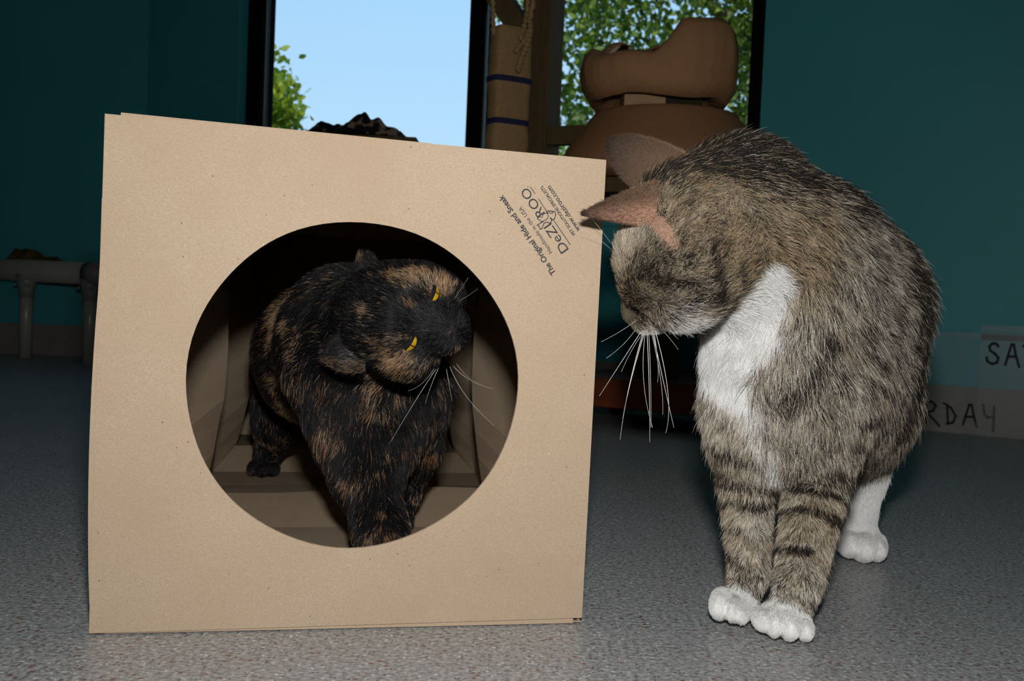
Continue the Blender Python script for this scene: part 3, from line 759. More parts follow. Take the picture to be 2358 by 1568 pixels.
class Sculpt:
    def __init__(s): s.p = []
    def seg(s, a, b, ra, rb, k=.03, flow=None, fur=.016, reg='body', lift=.45):
        a, b = np.asarray(a, float), np.asarray(b, float)
        s.p.append(dict(t='seg', a=a, b=b, ra=ra, rb=rb, k=k, flow=unit(b - a) if flow is None else unit(flow), fur=fur, reg=reg, lift=lift, lo=np.minimum(a - ra, b - rb), hi=np.maximum(a + ra, b + rb)))
    def ell(s, c, axes, r, k=.02, flow=(0, 0, -1), fur=.012, reg='body', lift=.45, sub=False):
        c = np.asarray(c, float); axes = np.asarray(axes, float); r = np.asarray(r, float); m = r.max()
        s.p.append(dict(t='ell', c=c, ax=axes, r=r, k=k, flow=unit(flow), fur=fur, reg=reg, lift=lift, lo=c - m, hi=c + m, sub=sub))
    @staticmethod
    def d1(q, P):
        if q['t'] == 'seg':
            ba = q['b'] - q['a']; h = np.clip((P - q['a']) @ ba / (ba @ ba), 0, 1)
            return np.linalg.norm(P - q['a'] - h[:, None] * ba, axis=1) - (q['ra'] + (q['rb'] - q['ra']) * h)
        Lq = (P - q['c']) @ q['ax'].T
        k0 = np.linalg.norm(Lq / q['r'], axis=1); k1 = np.linalg.norm(Lq / q['r'] ** 2, axis=1)
        return k0 * (k0 - 1) / np.maximum(k1, 1e-9)
    def mesh(s, h):
        lo = np.min([q['lo'] for q in s.p], 0) - .012; hi = np.max([q['hi'] for q in s.p], 0) + .012
        n = np.ceil((hi - lo) / h).astype(int) + 1
        G = np.full(n, .05, np.float32)
        axs = [lo[i] + h * np.arange(n[i]) for i in range(3)]
        for q in s.p:
            mg = .045 if not q.get('sub') else q['k'] + .004
            i0 = np.maximum(((q['lo'] - mg - lo) / h).astype(int), 0); i1 = np.minimum(((q['hi'] + mg - lo) / h).astype(int) + 2, n)
            sl = tuple(slice(a_, b_) for a_, b_ in zip(i0, i1))
            g = np.stack(np.meshgrid(*[axs[i][sl[i]] for i in range(3)], indexing='ij'), -1).reshape(-1, 3)
            d = s.d1(q, g).astype(np.float32).reshape(G[sl].shape); o_ = G[sl]; k = q['k']
            if q.get('sub'):
                hh = np.maximum(k - np.abs(o_ + d), 0) / k; G[sl] = np.maximum(o_, -d) + hh * hh * k / 4
            else:
                hh = np.maximum(k - np.abs(o_ - d), 0) / k; G[sl] = np.minimum(o_, d) - hh * hh * k / 4
        floor = lo[2] + h * np.arange(n[2]); G = np.maximum(G, (.001 - floor)[None, None, :].astype(np.float32))
        # surface nets
        S = G < 0
        c8 = [(i, j, k) for i in (0, 1) for j in (0, 1) for k in (0, 1)]
        m = [n[i] - 1 for i in range(3)]
        cnt = sum(S[i:i + m[0], j:j + m[1], k:k + m[2]].astype(np.int8) for i, j, k in c8)
        act = (cnt > 0) & (cnt < 8); idx = np.full(act.shape, -1, np.int64); cells = np.argwhere(act); idx[act] = np.arange(len(cells))
        acc = np.zeros((len(cells), 3)); num = np.zeros(len(cells))
        vals = {c: G[cells[:, 0] + c[0], cells[:, 1] + c[1], cells[:, 2] + c[2]].astype(float) for c in c8}
        for c in c8:
            for ax in range(3):
                if c[ax]: continue
                d = list(c); d[ax] = 1; d = tuple(d); a_, b_ = vals[c], vals[d]; x = (a_ < 0) != (b_ < 0)
                t = np.where(x, a_ / np.where(x, a_ - b_, 1), 0); pt = np.tile(np.array(c, float), (len(cells), 1)); pt[:, ax] = t
                acc[x] += pt[x]; num[x] += 1
        V = lo + h * (cells + acc / num[:, None])
        Q = []
        for ax in range(3):
            sl0 = [slice(1, -1)] * 3; sl1 = [slice(1, -1)] * 3; sl0[ax] = slice(0, -1); sl1[ax] = slice(1, None)
            a_, b_ = S[tuple(sl0)], S[tuple(sl1)]; off = np.array([1, 1, 1]); off[ax] = 0
            u, v = [(1, 2), (2, 0), (0, 1)][ax]
            for flip, msk in ((False, a_ & ~b_), (True, ~a_ & b_)):
                e_ = np.argwhere(msk) + off
                def cell(du, dv):
                    q = e_.copy(); q[:, u] += du; q[:, v] += dv; return idx[q[:, 0], q[:, 1], q[:, 2]]
                f = np.stack([cell(-1, -1), cell(0, -1), cell(0, 0), cell(-1, 0)], 1)
                Q.append(f[:, ::-1] if flip else f)
        Q = np.concatenate(Q); Q = Q[(Q >= 0).all(1)]
        return V, Q
    def weights(s, P, tau=.007):
        D = np.stack([s.d1(q, P) if not q.get('sub') else np.full(len(P), .5) for q in s.p]); D -= D.min(0); W = np.exp(-D / tau); return W / W.sum(0)

def ear_grid(b, tip, w, w0, n, cup, nt=22, ns=17, curl=0.0, thick=.0016, blunt=.62):
    """cupped ear shell: returns verts, quads and (outer flag, t, s) per vertex"""
    b, tip, w, n = [np.asarray(x, float) for x in (b, tip, w, n)]
    V, Fc, info = [], [], []
    for side in (0, 1):
        for i in range(nt):
            t = i / (nt - 1); hw = w0 / 2 * (max(1e-3, (1 - t ** 1.7)) ** blunt if blunt > 0 else max(.02, (1 - t) ** .85))
            for j in range(ns):
                s_ = -1 + 2 * j / (ns - 1)
                p = b + (tip - b) * t + w * s_ * hw - n * cup * (1 - s_ * s_) * (1 - t * .75) + n * curl * t * t
                V.append(p + n * (thick / 2 if side else -thick / 2) * (1 - .6 * t)); info.append((side, t, s_))
    m = nt * ns
    for i in range(nt - 1):
        for j in range(ns - 1):
            q = (i * ns + j, i * ns + j + 1, (i + 1) * ns + j + 1, (i + 1) * ns + j)
            Fc.append(q[::-1]); Fc.append(tuple(m + x for x in q))
    for i in range(nt - 1):
        a_, c_ = i * ns, (i + 1) * ns; Fc.append((a_, c_, m + c_, m + a_)); a_, c_ = a_ + ns - 1, c_ + ns - 1; Fc.append((c_, a_, m + a_, m + c_))
    for j in range(ns - 1):
        a_ = (nt - 1) * ns + j; Fc.append((a_, a_ + 1, m + a_ + 1, m + a_))
    return np.array(V), Fc, np.array(info)

m_skin = mat('cat_skin', (.2, .15, .12), .8, .15)
_a = N(m_skin, 'ShaderNodeAttribute'); _a.attribute_name = 'Col'; L(m_skin, _a.outputs['Color'], bsdf(m_skin).inputs['Base Color'])
def m_hair(name, spec, rough):
    m = mat(name, (.3, .3, .3), rough, spec); a_ = N(m, 'ShaderNodeAttribute'); a_.attribute_name = 'Col'; L(m, a_.outputs['Color'], bsdf(m).inputs['Base Color'])
    return m
def add_col(me, cols):
    a_ = me.attributes.new('Col', 'FLOAT_COLOR', 'POINT'); c = np.ones((len(cols), 4), np.float32); c[:, :3] = cols; a_.data.foreach_set('color', c.ravel())
def fur_object(name, P0, D1, D2, length, cols, rad, mt, parent, npt=5):
    """strands start along D1 and bend to D2; cols is (n, npt, 3)"""
    n = len(P0); t = np.linspace(0, 1, npt)[None, :, None]
    P = P0[:, None] + length[:, None, None] * (D1[:, None] * (t - .5 * t * t) + D2[:, None] * (.5 * t * t) * 1.15)
    cu = bpy.data.hair_curves.new(name); cu.add_curves([npt] * n)
    cu.attributes['position'].data.foreach_set('vector', P.astype(np.float32).ravel())
    rt = np.array([1.0, 1.0, .85, .6, .15])[None, :] * rad[:, None]
    (cu.attributes.get('radius') or cu.attributes.new('radius', 'FLOAT', 'POINT')).data.foreach_set('value', rt.astype(np.float32).ravel())
    c = np.ones((n, npt, 4), np.float32); c[..., :3] = cols
    cu.attributes.new('Col', 'FLOAT_COLOR', 'POINT').data.foreach_set('color', c.ravel())
    cu.materials.append(mt)
    ob = bpy.data.objects.new(name, cu); COL.objects.link(ob); child(ob, parent); ob['kind'] = 'stuff'
    return ob
def sample(V, Q, NV, n, rs, wfun=None):
    T = np.concatenate([Q[:, [0, 1, 2]], Q[:, [0, 2, 3]]]); a_, b_, c_ = V[T[:, 0]], V[T[:, 1]], V[T[:, 2]]
    ar = np.linalg.norm(np.cross(b_ - a_, c_ - a_), axis=1)
    if wfun is not None: ar = ar * wfun((a_ + b_ + c_) / 3, NV[T].mean(1))
    i = rs.choice(len(T), n, p=ar / ar.sum()); r1 = np.sqrt(rs.random(n)); r2 = rs.random(n)
    w = np.stack([1 - r1, r1 * (1 - r2), r1 * r2], 1)
    P = (V[T[i]] * w[:, :, None]).sum(1); Nn = (NV[T[i]] * w[:, :, None]).sum(1)
    return P, Nn / (np.linalg.norm(Nn, axis=1, keepdims=True) + 1e-9)
def face_lod(P, Nn):
    v = C - P; v /= np.linalg.norm(v, axis=1, keepdims=True); d = (v * Nn).sum(1)
    return np.where(d < -.35, .22, np.where(d < 0, .6, 1.0))

def head_prims(S, O, f, l, u, sc=1.0, fur=.008, k=.012):
    """cat head in its own frame (centimetres): f forward, l left, u up"""
    ax = np.stack([f, l, u]); q = .01 * sc
    def W(x, y, z): return O + q * (x * f + y * l + z * u)
    def E(c, r, kk, fl=fur, reg='head'): S.ell(W(*c), ax, np.array(r) * q, kk, -f, fl, reg, .35)
    E((-.6, 0, .3), (4.4, 3.9, 3.5), .03, fur * 1.2); E((1.6, 0, 1.9), (1.9, 1.9, 1.4), .014, fur)
    for s in (1, -1):
        E((.9, 2.2 * s, -1.1), (2.5, 2.3, 2.3), .02, fur * 1.25)
        E((2.5, 1.75 * s, 1.45), (1.5, 1.45, 1.2), .010)
    E((3.6, 0, -1.2), (2.0, 1.75, 1.6), .014, fur * .7)
    S.seg(W(2.4, 0, 1.3), W(5.3, 0, -.5), 1.1 * q, .62 * q, .010, -f, fur * .4, 'head', .25)
    for s in (1, -1): E((4.75, .78 * s, -1.45), (1.15, 1.0, .95), .007, fur * .55)
    E((4.2, 0, -2.55), (1.05, .95, .8), .009, fur * .7)
    E((5.75, 0, -.85), (.48, .58, .42), .004, .0, 'nose')
    return W

# ================================================================== tabby
def build_tabby():
    rs = np.random.default_rng(21)
    cat = empty('tabby_cat', tuple(on_floor(1800, 1400)))
    tag(cat, 'grey-brown tabby cat with white bib and paws peering down beside the tunnel', 'cat')
    S = Sculpt(); d2 = lambda r, d: r * d / FPX
    def sp(p0, p1, **kw):
        (x0, y0, z0, r0), (x1, y1, z1, r1) = p0, p1
        S.seg(at(x0, y0, z0), at(x1, y1, z1), d2(r0, z0), d2(r1, z1), **kw)
    back = img_dir((.75, -.2, -.6)); down = np.array([0, 0, -1.0])
    # trunk
    sp((1712, 470, .865, 118), (1840, 600, .93, 150), k=.04, flow=img_dir((.85, -.35, -.4)), fur=.019, reg='back')
    sp((1840, 610, .93, 150), (1915, 700, .99, 170), k=.05, flow=img_dir((.75, -.6, -.3)), fur=.019, reg='back')
    sp((1915, 720, .99, 170), (1915, 868, 1.02, 140), k=.05, flow=img_dir((.55, -.8, -.2)), fur=.020, reg='flank')
    sp((1790, 640, .88, 122), (1830, 860, .895, 138), k=.05, flow=img_dir((.2, -1, .1)), fur=.020, reg='flank')
    sp((1822, 880, .89, 132), (1900, 920, .97, 140), k=.05, flow=img_dir((.3, -1, 0)), fur=.020, reg='flank')
    sp((1762, 790, .86, 88), (1780, 980, .862, 84), k=.04, flow=img_dir((-.05, -1, .25)), fur=.022, reg='chest', lift=.42)
    sp((1755, 690, .848, 88), (1748, 800, .852, 66), k=.03, flow=img_dir((-.45, -1, .2)), fur=.022, reg='chest', lift=.42)
    # neck
    sp((1735, 580, .855, 132), (1620, 575, .80, 112), k=.04, flow=img_dir((.9, -.5, 0)), fur=.014, reg='neck')
    sp((1700, 465, .865, 112), (1560, 480, .815, 90), k=.04, flow=img_dir((.95, .1, 0)), fur=.013, reg='nape')
    # fore legs
    sp((1890, 900, .875, 100), (1886, 1080, .865, 62), k=.03, flow=img_dir((.1, -1, .1)), fur=.016, reg='leg')
    sp((1886, 1080, .865, 62), (1838, 1340, .812, 44), k=.005, flow=down, fur=.010, reg='leg')
    sp((1838, 1340, .812, 44), (1820, 1408, .800, 44), k=.006, flow=down, fur=.006, reg='leg')
    sp((1725, 960, .865, 78), (1718, 1090, .868, 52), k=.03, flow=down, fur=.015, reg='leg')
    sp((1718, 1090, .868, 52), (1724, 1320, .842, 36), k=.005, flow=down, fur=.010, reg='leg')
    sp((1724, 1320, .842, 36), (1704, 1390, .832, 36), k=.006, flow=down, fur=.006, reg='leg')
    # paws, toe by toe
    tx = np.stack([img_dir((1, 0, 0)), unit(np.cross(up3, img_dir((1, 0, 0)))), up3])
    def toe(px, py, d, wx, wz, wy, rot=0):
        a_ = rot; ex = np.array([math.cos(a_), math.sin(a_), 0]); ey = np.array([-math.sin(a_), math.cos(a_), 0])
        S.ell(at(px, py, d), np.stack([ex, ey, up3]), np.array([d2(wx, d), wy, d2(wz, d)]), .0016, (0, -.4, -1), .0024, 'paw', .3)
    for a_ in ((1752, 1424, .797, 17, 24, .017), (1778, 1431, .790, 19, 30, .019), (1812, 1436, .786, 22, 32, .020), (1848, 1443, .788, 18, 25, .018)): toe(*a_)
    S.ell(at(1806, 1418, .805), np.stack([[1, 0, 0], [0, 1, 0], [0, 0, 1]]), (d2(50, .8), .022, d2(32, .8)), .004, (0, -.4, -1), .005, 'leg', .3)
    for a_ in ((1660, 1390, .820, 24, 33, .019), (1688, 1402, .815, 16, 26, .018), (1708, 1411, .815, 17, 20, .017)): toe(*a_, rot=-.3)
    S.ell(at(1694, 1390, .832), np.stack([[1, 0, 0], [0, 1, 0], [0, 0, 1]]), (d2(38, .83), .020, d2(30, .83)), .004, (0, -.4, -1), .005, 'leg', .3)
    # hind legs
    sp((1968, 840, 1.04, 102), (1975, 955, 1.02, 78), k=.05, flow=img_dir((.1, -1, 0)), fur=.018, reg='thigh')
    sp((1975, 950, 1.03, 74), (1978, 1085, 1.06, 44), k=.04, flow=down, fur=.014, reg='thigh')
    sp((1983, 1090, 1.06, 42), (1973, 1225, 1.06, 37), k=.02, flow=down, fur=.006, reg='hind')
    for a_ in ((1954, 1253, 1.045, 20, 28, .018), (1988, 1261, 1.040, 26, 30, .020), (2018, 1262, 1.042, 18, 27, .018)): toe(*a_)
    S.ell(at(1982, 1245, 1.06), np.stack([[1, 0, 0], [0, 1, 0], [0, 0, 1]]), (d2(46, 1.06), .026, d2(30, 1.06)), .012, (0, -.4, -1), .005, 'hind', .3)
    sp((1850, 930, 1.06, 105), (1850, 1080, 1.08, 48), k=.05, flow=down, fur=.014, reg='thigh')
    sp((1850, 1080, 1.08, 40), (1840, 1228, 1.09, 33), k=.02, flow=down, fur=.006, reg='hind')
    for a_ in ((1816, 1236, 1.08, 18, 24, .018), (1842, 1240, 1.075, 20, 26, .020), (1868, 1238, 1.08, 18, 24, .018)): toe(*a_)
    # tail, trailing away behind
    tp = [at(1965, 800, 1.08), at(1930, 900, 1.17), at(1890, 985, 1.24), at(1850, 1010, 1.30)]
    for a_, b_, r0, r1 in zip(tp, tp[1:], (.02, .017, .015), (.017, .015, .011)): S.seg(a_, b_, r0, r1, .02, None, .014, 'back')
    # head
    f = img_dir((-.70, -.60, -.36)); l0 = img_dir((.05, -.5, .86)); l = unit(l0 - f * np.dot(l0, f)); u = np.cross(f, l)
    O = at(1566, 598, .785); HS = 1.02
    W = head_prims(S, O, f, l, u, HS, .0075)
    for s in (1, -1):
        S.ell(W(4.15, 1.5 * s, .4), np.stack([f, l, u]), np.array([.95, .5, .5]) * .01 * HS, .004, reg='head', sub=True)
        S.ell(W(2.6, 3.25 * s, .1), np.stack([f, l, u]), np.array([1.5, .45, .35]) * .01 * HS, .004, reg='head', sub=True)
    V, Q = S.mesh(.0024)
    # ears
    e1 = ear_grid(at(1590, 472, .792), at(1338, 486, .742), img_dir((.30, -.88, .30)), .056, img_dir((.05, -.52, -.78)), .014, curl=.004, blunt=-1)
    e2 = ear_grid(at(1546, 412, .815), at(1402, 328, .800), img_dir((.50, .84, -.10)), .047, img_dir((.35, -.30, -.9)), .012, blunt=.5)
    nb_ = len(V); Vall = [V]; quads = [tuple(q) for q in Q]; k = nb_
    for ev, ef, inf in (e1, e2):
        Vall.append(ev); quads += [tuple(k + x for x in q) for q in ef]; k += len(ev)
    VV = np.concatenate(Vall)
    me = mesh_from('body', VV, quads, True)
    nv = np.empty(len(VV) * 3, np.float32); me.vertex_normals.foreach_get('vector', nv); nv = nv.reshape(-1, 3).astype(float)

    regs = [q['reg'] for q in S.p]
    def rw(Wt, *names): return sum((Wt[i] for i, r in enumerate(regs) if r in names), np.zeros(Wt.shape[1]))
    nose = W(5.9, 0, -.7)
    axis_b = unit(at(1960, 700, 1.0) - at(1740, 600, .86))
    def blob(P, px, py, d, r, depth=2.2):
        dv = P - at(px, py, d); z = dv @ F; lat = np.linalg.norm(dv - z[:, None] * F, axis=1); return np.exp(-(lat / r) ** 2 - (z / (r * depth)) ** 2)
    def line(P, pts, d, w, dep=.03):
        """soft dark stroke along a polyline lying near depth d"""
        best = np.full(len(P), 9.0)
        for (x0, y0), (x1, y1) in zip(pts, pts[1:]):
            a_, b_ = at(x0, y0, d), at(x1, y1, d); ba = b_ - a_; h = np.clip((P - a_) @ ba / (ba @ ba), 0, 1); dv = P - a_ - h[:, None] * ba
            z = dv @ F; lat = np.linalg.norm(dv - z[:, None] * F, axis=1); best = np.minimum(best, np.sqrt(lat ** 2 + (z * w / dep) ** 2))
        return np.exp(-(best / w) ** 2)
    def coat(P, Nn, Wt):
        """returns darkness, whiteness, warmth per point"""
        head = rw(Wt, 'head', 'nose'); torso = rw(Wt, 'back', 'flank', 'thigh'); leg = rw(Wt, 'leg')
        n1 = vnoise(P, 60, 3); n2 = vnoise(P, 160, 5); n3 = vnoise(P, 22, 8)
        hl = (P - O) @ np.stack([f, l, u]).T / (.01 * HS)
        dark = .40 + .25 * (n1 - .5) + .25 * (n2 - .5)
        dark += rw(Wt, 'back', 'nape') * sstep(.25, .9, Nn[:, 2]) * .45 + .08 * torso
        a_ = (P - at(1740, 600, .86)) @ axis_b
        st = np.sin(a_ * 2 * math.pi / .042 + 5 * (n3 - .5) * 2 + P[:, 2] * 16)
        dark += torso * .17 * sstep(.25, .8, st)
        dark += .75 * line(P, [(2030, 620), (2075, 760), (2070, 880), (2040, 960)], .98, .012, .10) * torso
        dark += .5 * line(P, [(1960, 900), (1930, 1010), (1880, 1060)], .88, .007, .05)
        dark += .6 * line(P, [(1900, 760), (1850, 850), (1800, 905)], .83, .006, .06)
        # fore legs: broken rings
        ph = P[:, 2] * 2 * math.pi / .0235 + 3.2 * (vnoise(P, 34, 12) - .5) * 2 + P[:, 0] * 45
        ring = sstep(.15, .75, np.sin(ph) + .8 * (n1 - .5))
        low = sstep(.03, .06, P[:, 2])
        dark += leg * low * (.8 * ring * sstep(.25, .5, vnoise(P, 50, 90)) - .2)
        dark += leg * .55 * np.exp(-((P[:, 2] - .112 - .02 * (n3 - .5)) / .010) ** 2)
        # nape
        dark += .85 * line(P, [(1480, 425), (1550, 385), (1640, 358), (1720, 350), (1800, 385)], .84, .018, .10) * (.8 + .5 * n1) + .25 * line(P, [(1700, 420), (1780, 410)], .82, .008, .05)
        # face lines
        fl = 1.2 * line(P, [(1627, 560), (1632, 600), (1645, 640), (1650, 668)], .75, .0026) + .5 * line(P, [(1650, 560), (1655, 590)], .75, .002) + .6 * line(P, [(1685, 615), (1695, 655)], .76, .003)
        fl += 1.1 * line(P, [(1475, 640), (1520, 655), (1560, 662), (1600, 660), (1625, 648)], .765, .0032)
        fl += .7 * line(P, [(1452, 650), (1458, 690), (1476, 722)], .79, .0034)
        fl += .55 * line(P, [(1570, 712), (1600, 690), (1650, 695)], .75, .006) + .4 * line(P, [(1480, 600), (1560, 610)], .765, .010)
        fl += .5 * line(P, [(1480, 742), (1510, 752), (1530, 752)], .775, .002) 
        dark += fl * (head + rw(Wt, 'neck'))
        dark += head * .07 + rw(Wt, 'neck', 'nape') * .06
        # white
        wh = 1.25 * blob(P, 1775, 630, .78, .012, 4) + 1.35 * blob(P, 1775, 700, .77, .020, 4) + 1.4 * blob(P, 1725, 770, .77, .026, 4) + 1.3 * blob(P, 1680, 840, .79, .020, 4) + 1.2 * blob(P, 1650, 800, .80, .016, 4)
        wh += .56 * line(P, [(1705, 900), (1735, 965), (1775, 1040), (1790, 1070)], .83, .013, .06)
        wh *= rw(Wt, 'chest', 'flank', 'neck', 'leg') 
        whh = head * np.clip(.55 * sstep(-1.1, -2.2, hl[:, 2]) * sstep(.2, 1.8, hl[:, 0]) + .5 * blob(P, 1575, 738, .765, .012, 4), 0, .8) * (.6 + .8 * n2)
        wh += rw(Wt, 'paw') * 1.4 + rw(Wt, 'hind') * 1.5
        wh = np.maximum(sstep(.36, .66, wh + .22 * (n2 - .5) + .15 * (n1 - .5)), np.clip(whh, 0, .9))
        warm = np.clip(.22 + .5 * (n3 - .3) + .8 * line(P, [(1448, 660), (1452, 725)], .79, .006) * head + .5 * blob(P, 1560, 440, .79, .035, 3) + .4 * blob(P, 1660, 560, .78, .03, 3) + leg * .25 * sstep(.4, .6, vnoise(P, 40, 31)) + rw(Wt, 'neck', 'nape') * .5 + head * .22, 0, 1)
        pale = np.clip(1.1 * blob(P, 1455, 560, .765, .013, 3) * head + .6 * blob(P, 1420, 610, .78, .010, 3) * head + .7 * head * sstep(-.9, -1.8, hl[:, 2]) * sstep(2.5, 3.6, hl[:, 0]) + .35 * line(P, [(1540, 690), (1600, 725), (1640, 740)], .76, .006) * head, 0, 1)
        dark = dark * (1 - .7 * pale)
        return np.clip(dark, 0, 1), wh, warm, pale
    LIGHT, TAN, GREY, DARK, WHITE = [np.array(c) for c in ((.78, .725, .62), (.36, .25, .13), (.24, .22, .19), (.014, .0125, .012), (.84, .835, .82))]
    # skin colours
    Wt = S.weights(V); dk, wh, wm, _p = coat(V, nv[:nb_], Wt)
    base = (GREY * .6 + TAN * .4)[None] * (1 - dk[:, None]) + DARK * dk[:, None]; sk = base * (1 - wh[:, None]) + WHITE * wh[:, None]
    pk = sstep(.3, .7, line(V, [(1490, 506), (1522, 535), (1545, 578)], .768, .0095, .03))[:, None]; sk = sk * (1 - pk) + np.array([.40, .22, .155]) * pk
    isn = (rw(Wt, 'nose') > .5)[:, None]; sk = np.where(isn, np.array([.20, .075, .05]), sk)
    cols = [sk]
    for ei, (ev, ef, inf) in enumerate((e1, e2)):
        tt = inf[:, 1][:, None]; edge = np.abs(inf[:, 2])[:, None]
        out = np.array([.26, .145, .09]) * (1 - tt) + np.array([.07, .042, .032]) * tt
        if ei == 0: lowr = sstep(-.1, .7, inf[:, 2])[:, None] * (1 - tt); out = out * (1 - lowr) * .8 + np.array([.50, .27, .19]) * lowr
        if ei == 1: out = np.array([.13, .08, .05]) * (1 - tt) + np.array([.03, .021, .018]) * tt
        inn = np.array([.34, .16, .10]) * (1 - tt * .6)
        cols.append(np.where(inf[:, 0][:, None] > .5, inn, out))
    add_col(me, np.concatenate(cols))
    child(link('body', me, m_skin), cat)

    # fur
    NF_ = 400000
    Vn = nv[:nb_]
    def dens(p, n_):
        w_ = S.weights(p[::1], .006); return face_lod(p, n_) * (1 + 1.8 * rw(w_, 'head') + 1.5 * rw(w_, 'paw') + .6 * rw(w_, 'hind', 'leg')) * (1 - rw(w_, 'nose'))
    P, Nn = sample(V, Q, Vn, NF_, rs, dens)
    Wt = S.weights(P)
    flow = Wt.T @ np.stack([q['flow'] for q in S.p]); Lf = Wt.T @ np.array([q['fur'] for q in S.p]); lift = Wt.T @ np.array([q['lift'] for q in S.p])
    hd = rw(Wt, 'head')[:, None]; rad_dir = P - nose; rad_dir /= np.linalg.norm(rad_dir, axis=1, keepdims=True)
    flow = flow * (1 - hd) + rad_dir * hd
    tuft = np.stack([vnoise(P, 95, 40 + i) - .5 for i in range(3)], 1) * 1.1
    flow = flow + tuft + rs.normal(0, .2, flow.shape) * (1 + hd)
    lift = lift + .22 * hd[:, 0]; Lf = Lf * np.clip((np.linalg.norm(P - W(5.6, 0, -.6), axis=1) - .006) / .012, .12, 1)
    flow -= Nn * (flow * Nn).sum(1, keepdims=True); flow /= np.linalg.norm(flow, axis=1, keepdims=True) + 1e-9
    D1 = flow * (1 - lift)[:, None] + Nn * (lift + .18)[:, None]; D1 /= np.linalg.norm(D1, axis=1, keepdims=True)
    D2 = flow * .96 + Nn * (.12 + .25 * lift)[:, None] + np.array([0, 0, -.12]); D2 /= np.linalg.norm(D2, axis=1, keepdims=True)
    Lf = Lf * rs.uniform(.6, 1.15, NF_); guard = rs.random(NF_) < .03; Lf[guard] *= 1.35
    Lf *= np.where(blob(P, 1455, 560, .765, .014, 3) > .4, 1.5, 1.0) * (1 - .88 * sstep(.3, .6, line(P, [(1490, 506), (1522, 535), (1545, 578)], .768, .0095, .03)))
    dk, wh, wm, pale = coat(P, Nn, Wt)
    npt = 5; t = np.linspace(0, 1, npt)
    clk = vnoise(P, 380, 27)
    isd = rs.random(NF_) < np.clip(dk + .55 * (clk - .5), 0, .93) ** 1.15 * .98; isw = rs.random(NF_) < wh
    j = rs.uniform(.7, 1.3, NF_)[:, None, None]
    body = (LIGHT[None] * (1 - wm[:, None] * .55) + TAN[None] * (wm[:, None] * .55))
    midc = GREY[None] * (1 - wm[:, None]) + TAN[None] * wm[:, None]
    cl = vnoise(P, 420, 7) * .55 + vnoise(P, 190, 17) * .45
    lightness = np.where(rs.random(NF_) * .35 + cl > .68, rs.uniform(.75, 1.15, NF_), rs.uniform(0, .4, NF_))[:, None]
    lightness = lightness * (1 - .45 * rw(Wt, 'neck', 'nape') - .35 * rw(Wt, 'head'))[:, None]
    lightness = np.maximum(lightness, (pale * rs.uniform(.7, 1.1, NF_))[:, None])
    band = body * lightness + midc * (1 - lightness)
    ag = np.stack([midc * .45, midc * .8, band * .95, band * 1.1, band * .6], 1)
    dkc = np.tile(DARK[None, None] * 1.0, (NF_, npt, 1)) + np.array([.02, .016, .012]) * rs.random(NF_)[:, None, None]
    whc = np.stack([WHITE * .9, WHITE, WHITE, WHITE * 1.02, WHITE], 0)[None] * rs.uniform(.86, 1.04, NF_)[:, None, None]
    colr = np.where(isw[:, None, None], whc, np.where(isd[:, None, None], dkc, ag * j))
    fine = rw(Wt, 'head', 'paw')
    rad = (.00013 - .00004 * fine) * rs.uniform(.75, 1.2, NF_)
    mh = m_hair('tabby_fur', .12, .55)
    fur_object('fur', P, D1, D2, Lf, np.clip(colr, 0, 1), rad, mh, cat)

    # downy hair on the ears
    for ei, (ev, ef, inf) in enumerate((e1, e2)):
        Qe = np.array([q for q in ef if len(q) == 4]); off = nb_ if ei == 0 else nb_ + len(e1[0])
        Ne = nv[off:off + len(ev)]
        n_ = 14000; P, Nn = sample(ev, Qe, Ne, n_, rs)
        ax_e = unit(ev[21 * 17 + 8] - ev[8]); fl_ = np.tile(ax_e, (n_, 1)) + rs.normal(0, .25, (n_, 3)); D1 = fl_ + Nn * .55; D1 /= np.linalg.norm(D1, axis=1, keepdims=True); D2 = fl_ / np.linalg.norm(fl_, axis=1, keepdims=True)
        tpos = (P - ev[8]) @ ax_e / np.linalg.norm(ev[21 * 17 + 8] - ev[8])
        c0 = (np.array([.34, .22, .14]) if ei == 0 else np.array([.22, .145, .095]))[None] * (1 - tpos[:, None] * .8) * rs.uniform(.5, 1.3, (n_, 1))
        keep = (rs.random(n_) < .3) | ((P - ev[8]) @ (ev[16] - ev[0]) < 0) | (ei == 1)
        P, D1, D2, c0, tpos = P[keep], D1[keep], D2[keep], c0[keep], tpos[keep]; n_ = len(P)
        fur_object('ear_fur', P, D1, D2, np.full(n_, .0032) * rs.uniform(.6, 1.3, n_), np.clip(np.tile(c0[:, None], (1, 5, 1)), 0, 1), np.full(n_, .00009), mh, cat)
    # rim hairs of the ears
    # whiskers
    mwh = mat('white_whisker', (.85, .84, .82), .35, .4)
    wl = [((1477, 762), (1428, 838), (1380, 912)), ((1481, 765), (1440, 905), (1428, 1012)), ((1490, 765), (1497, 900), (1496, 1018)), ((1486, 765), (1470, 880), (1503, 985)),
          ((1500, 765), (1530, 890), (1526, 955)), ((1503, 765), (1532, 900), (1552, 985)), ((1509, 762), (1555, 925), (1533, 997)), ((1468, 736), (1425, 768), (1384, 787)),
          ((1465, 756), (1440, 795), (1396, 825)), ((1477, 771), (1450, 810), (1431, 856)), ((1484, 766), (1446, 890), (1434, 965)), ((1494, 766), (1500, 880), (1499, 985)), ((1527, 762), (1548, 785), (1562, 805)), ((1506, 764), (1520, 850), (1514, 880)),
          ((1408, 562), (1385, 528), (1352, 492)), ((1408, 575), (1370, 540), (1340, 528))]
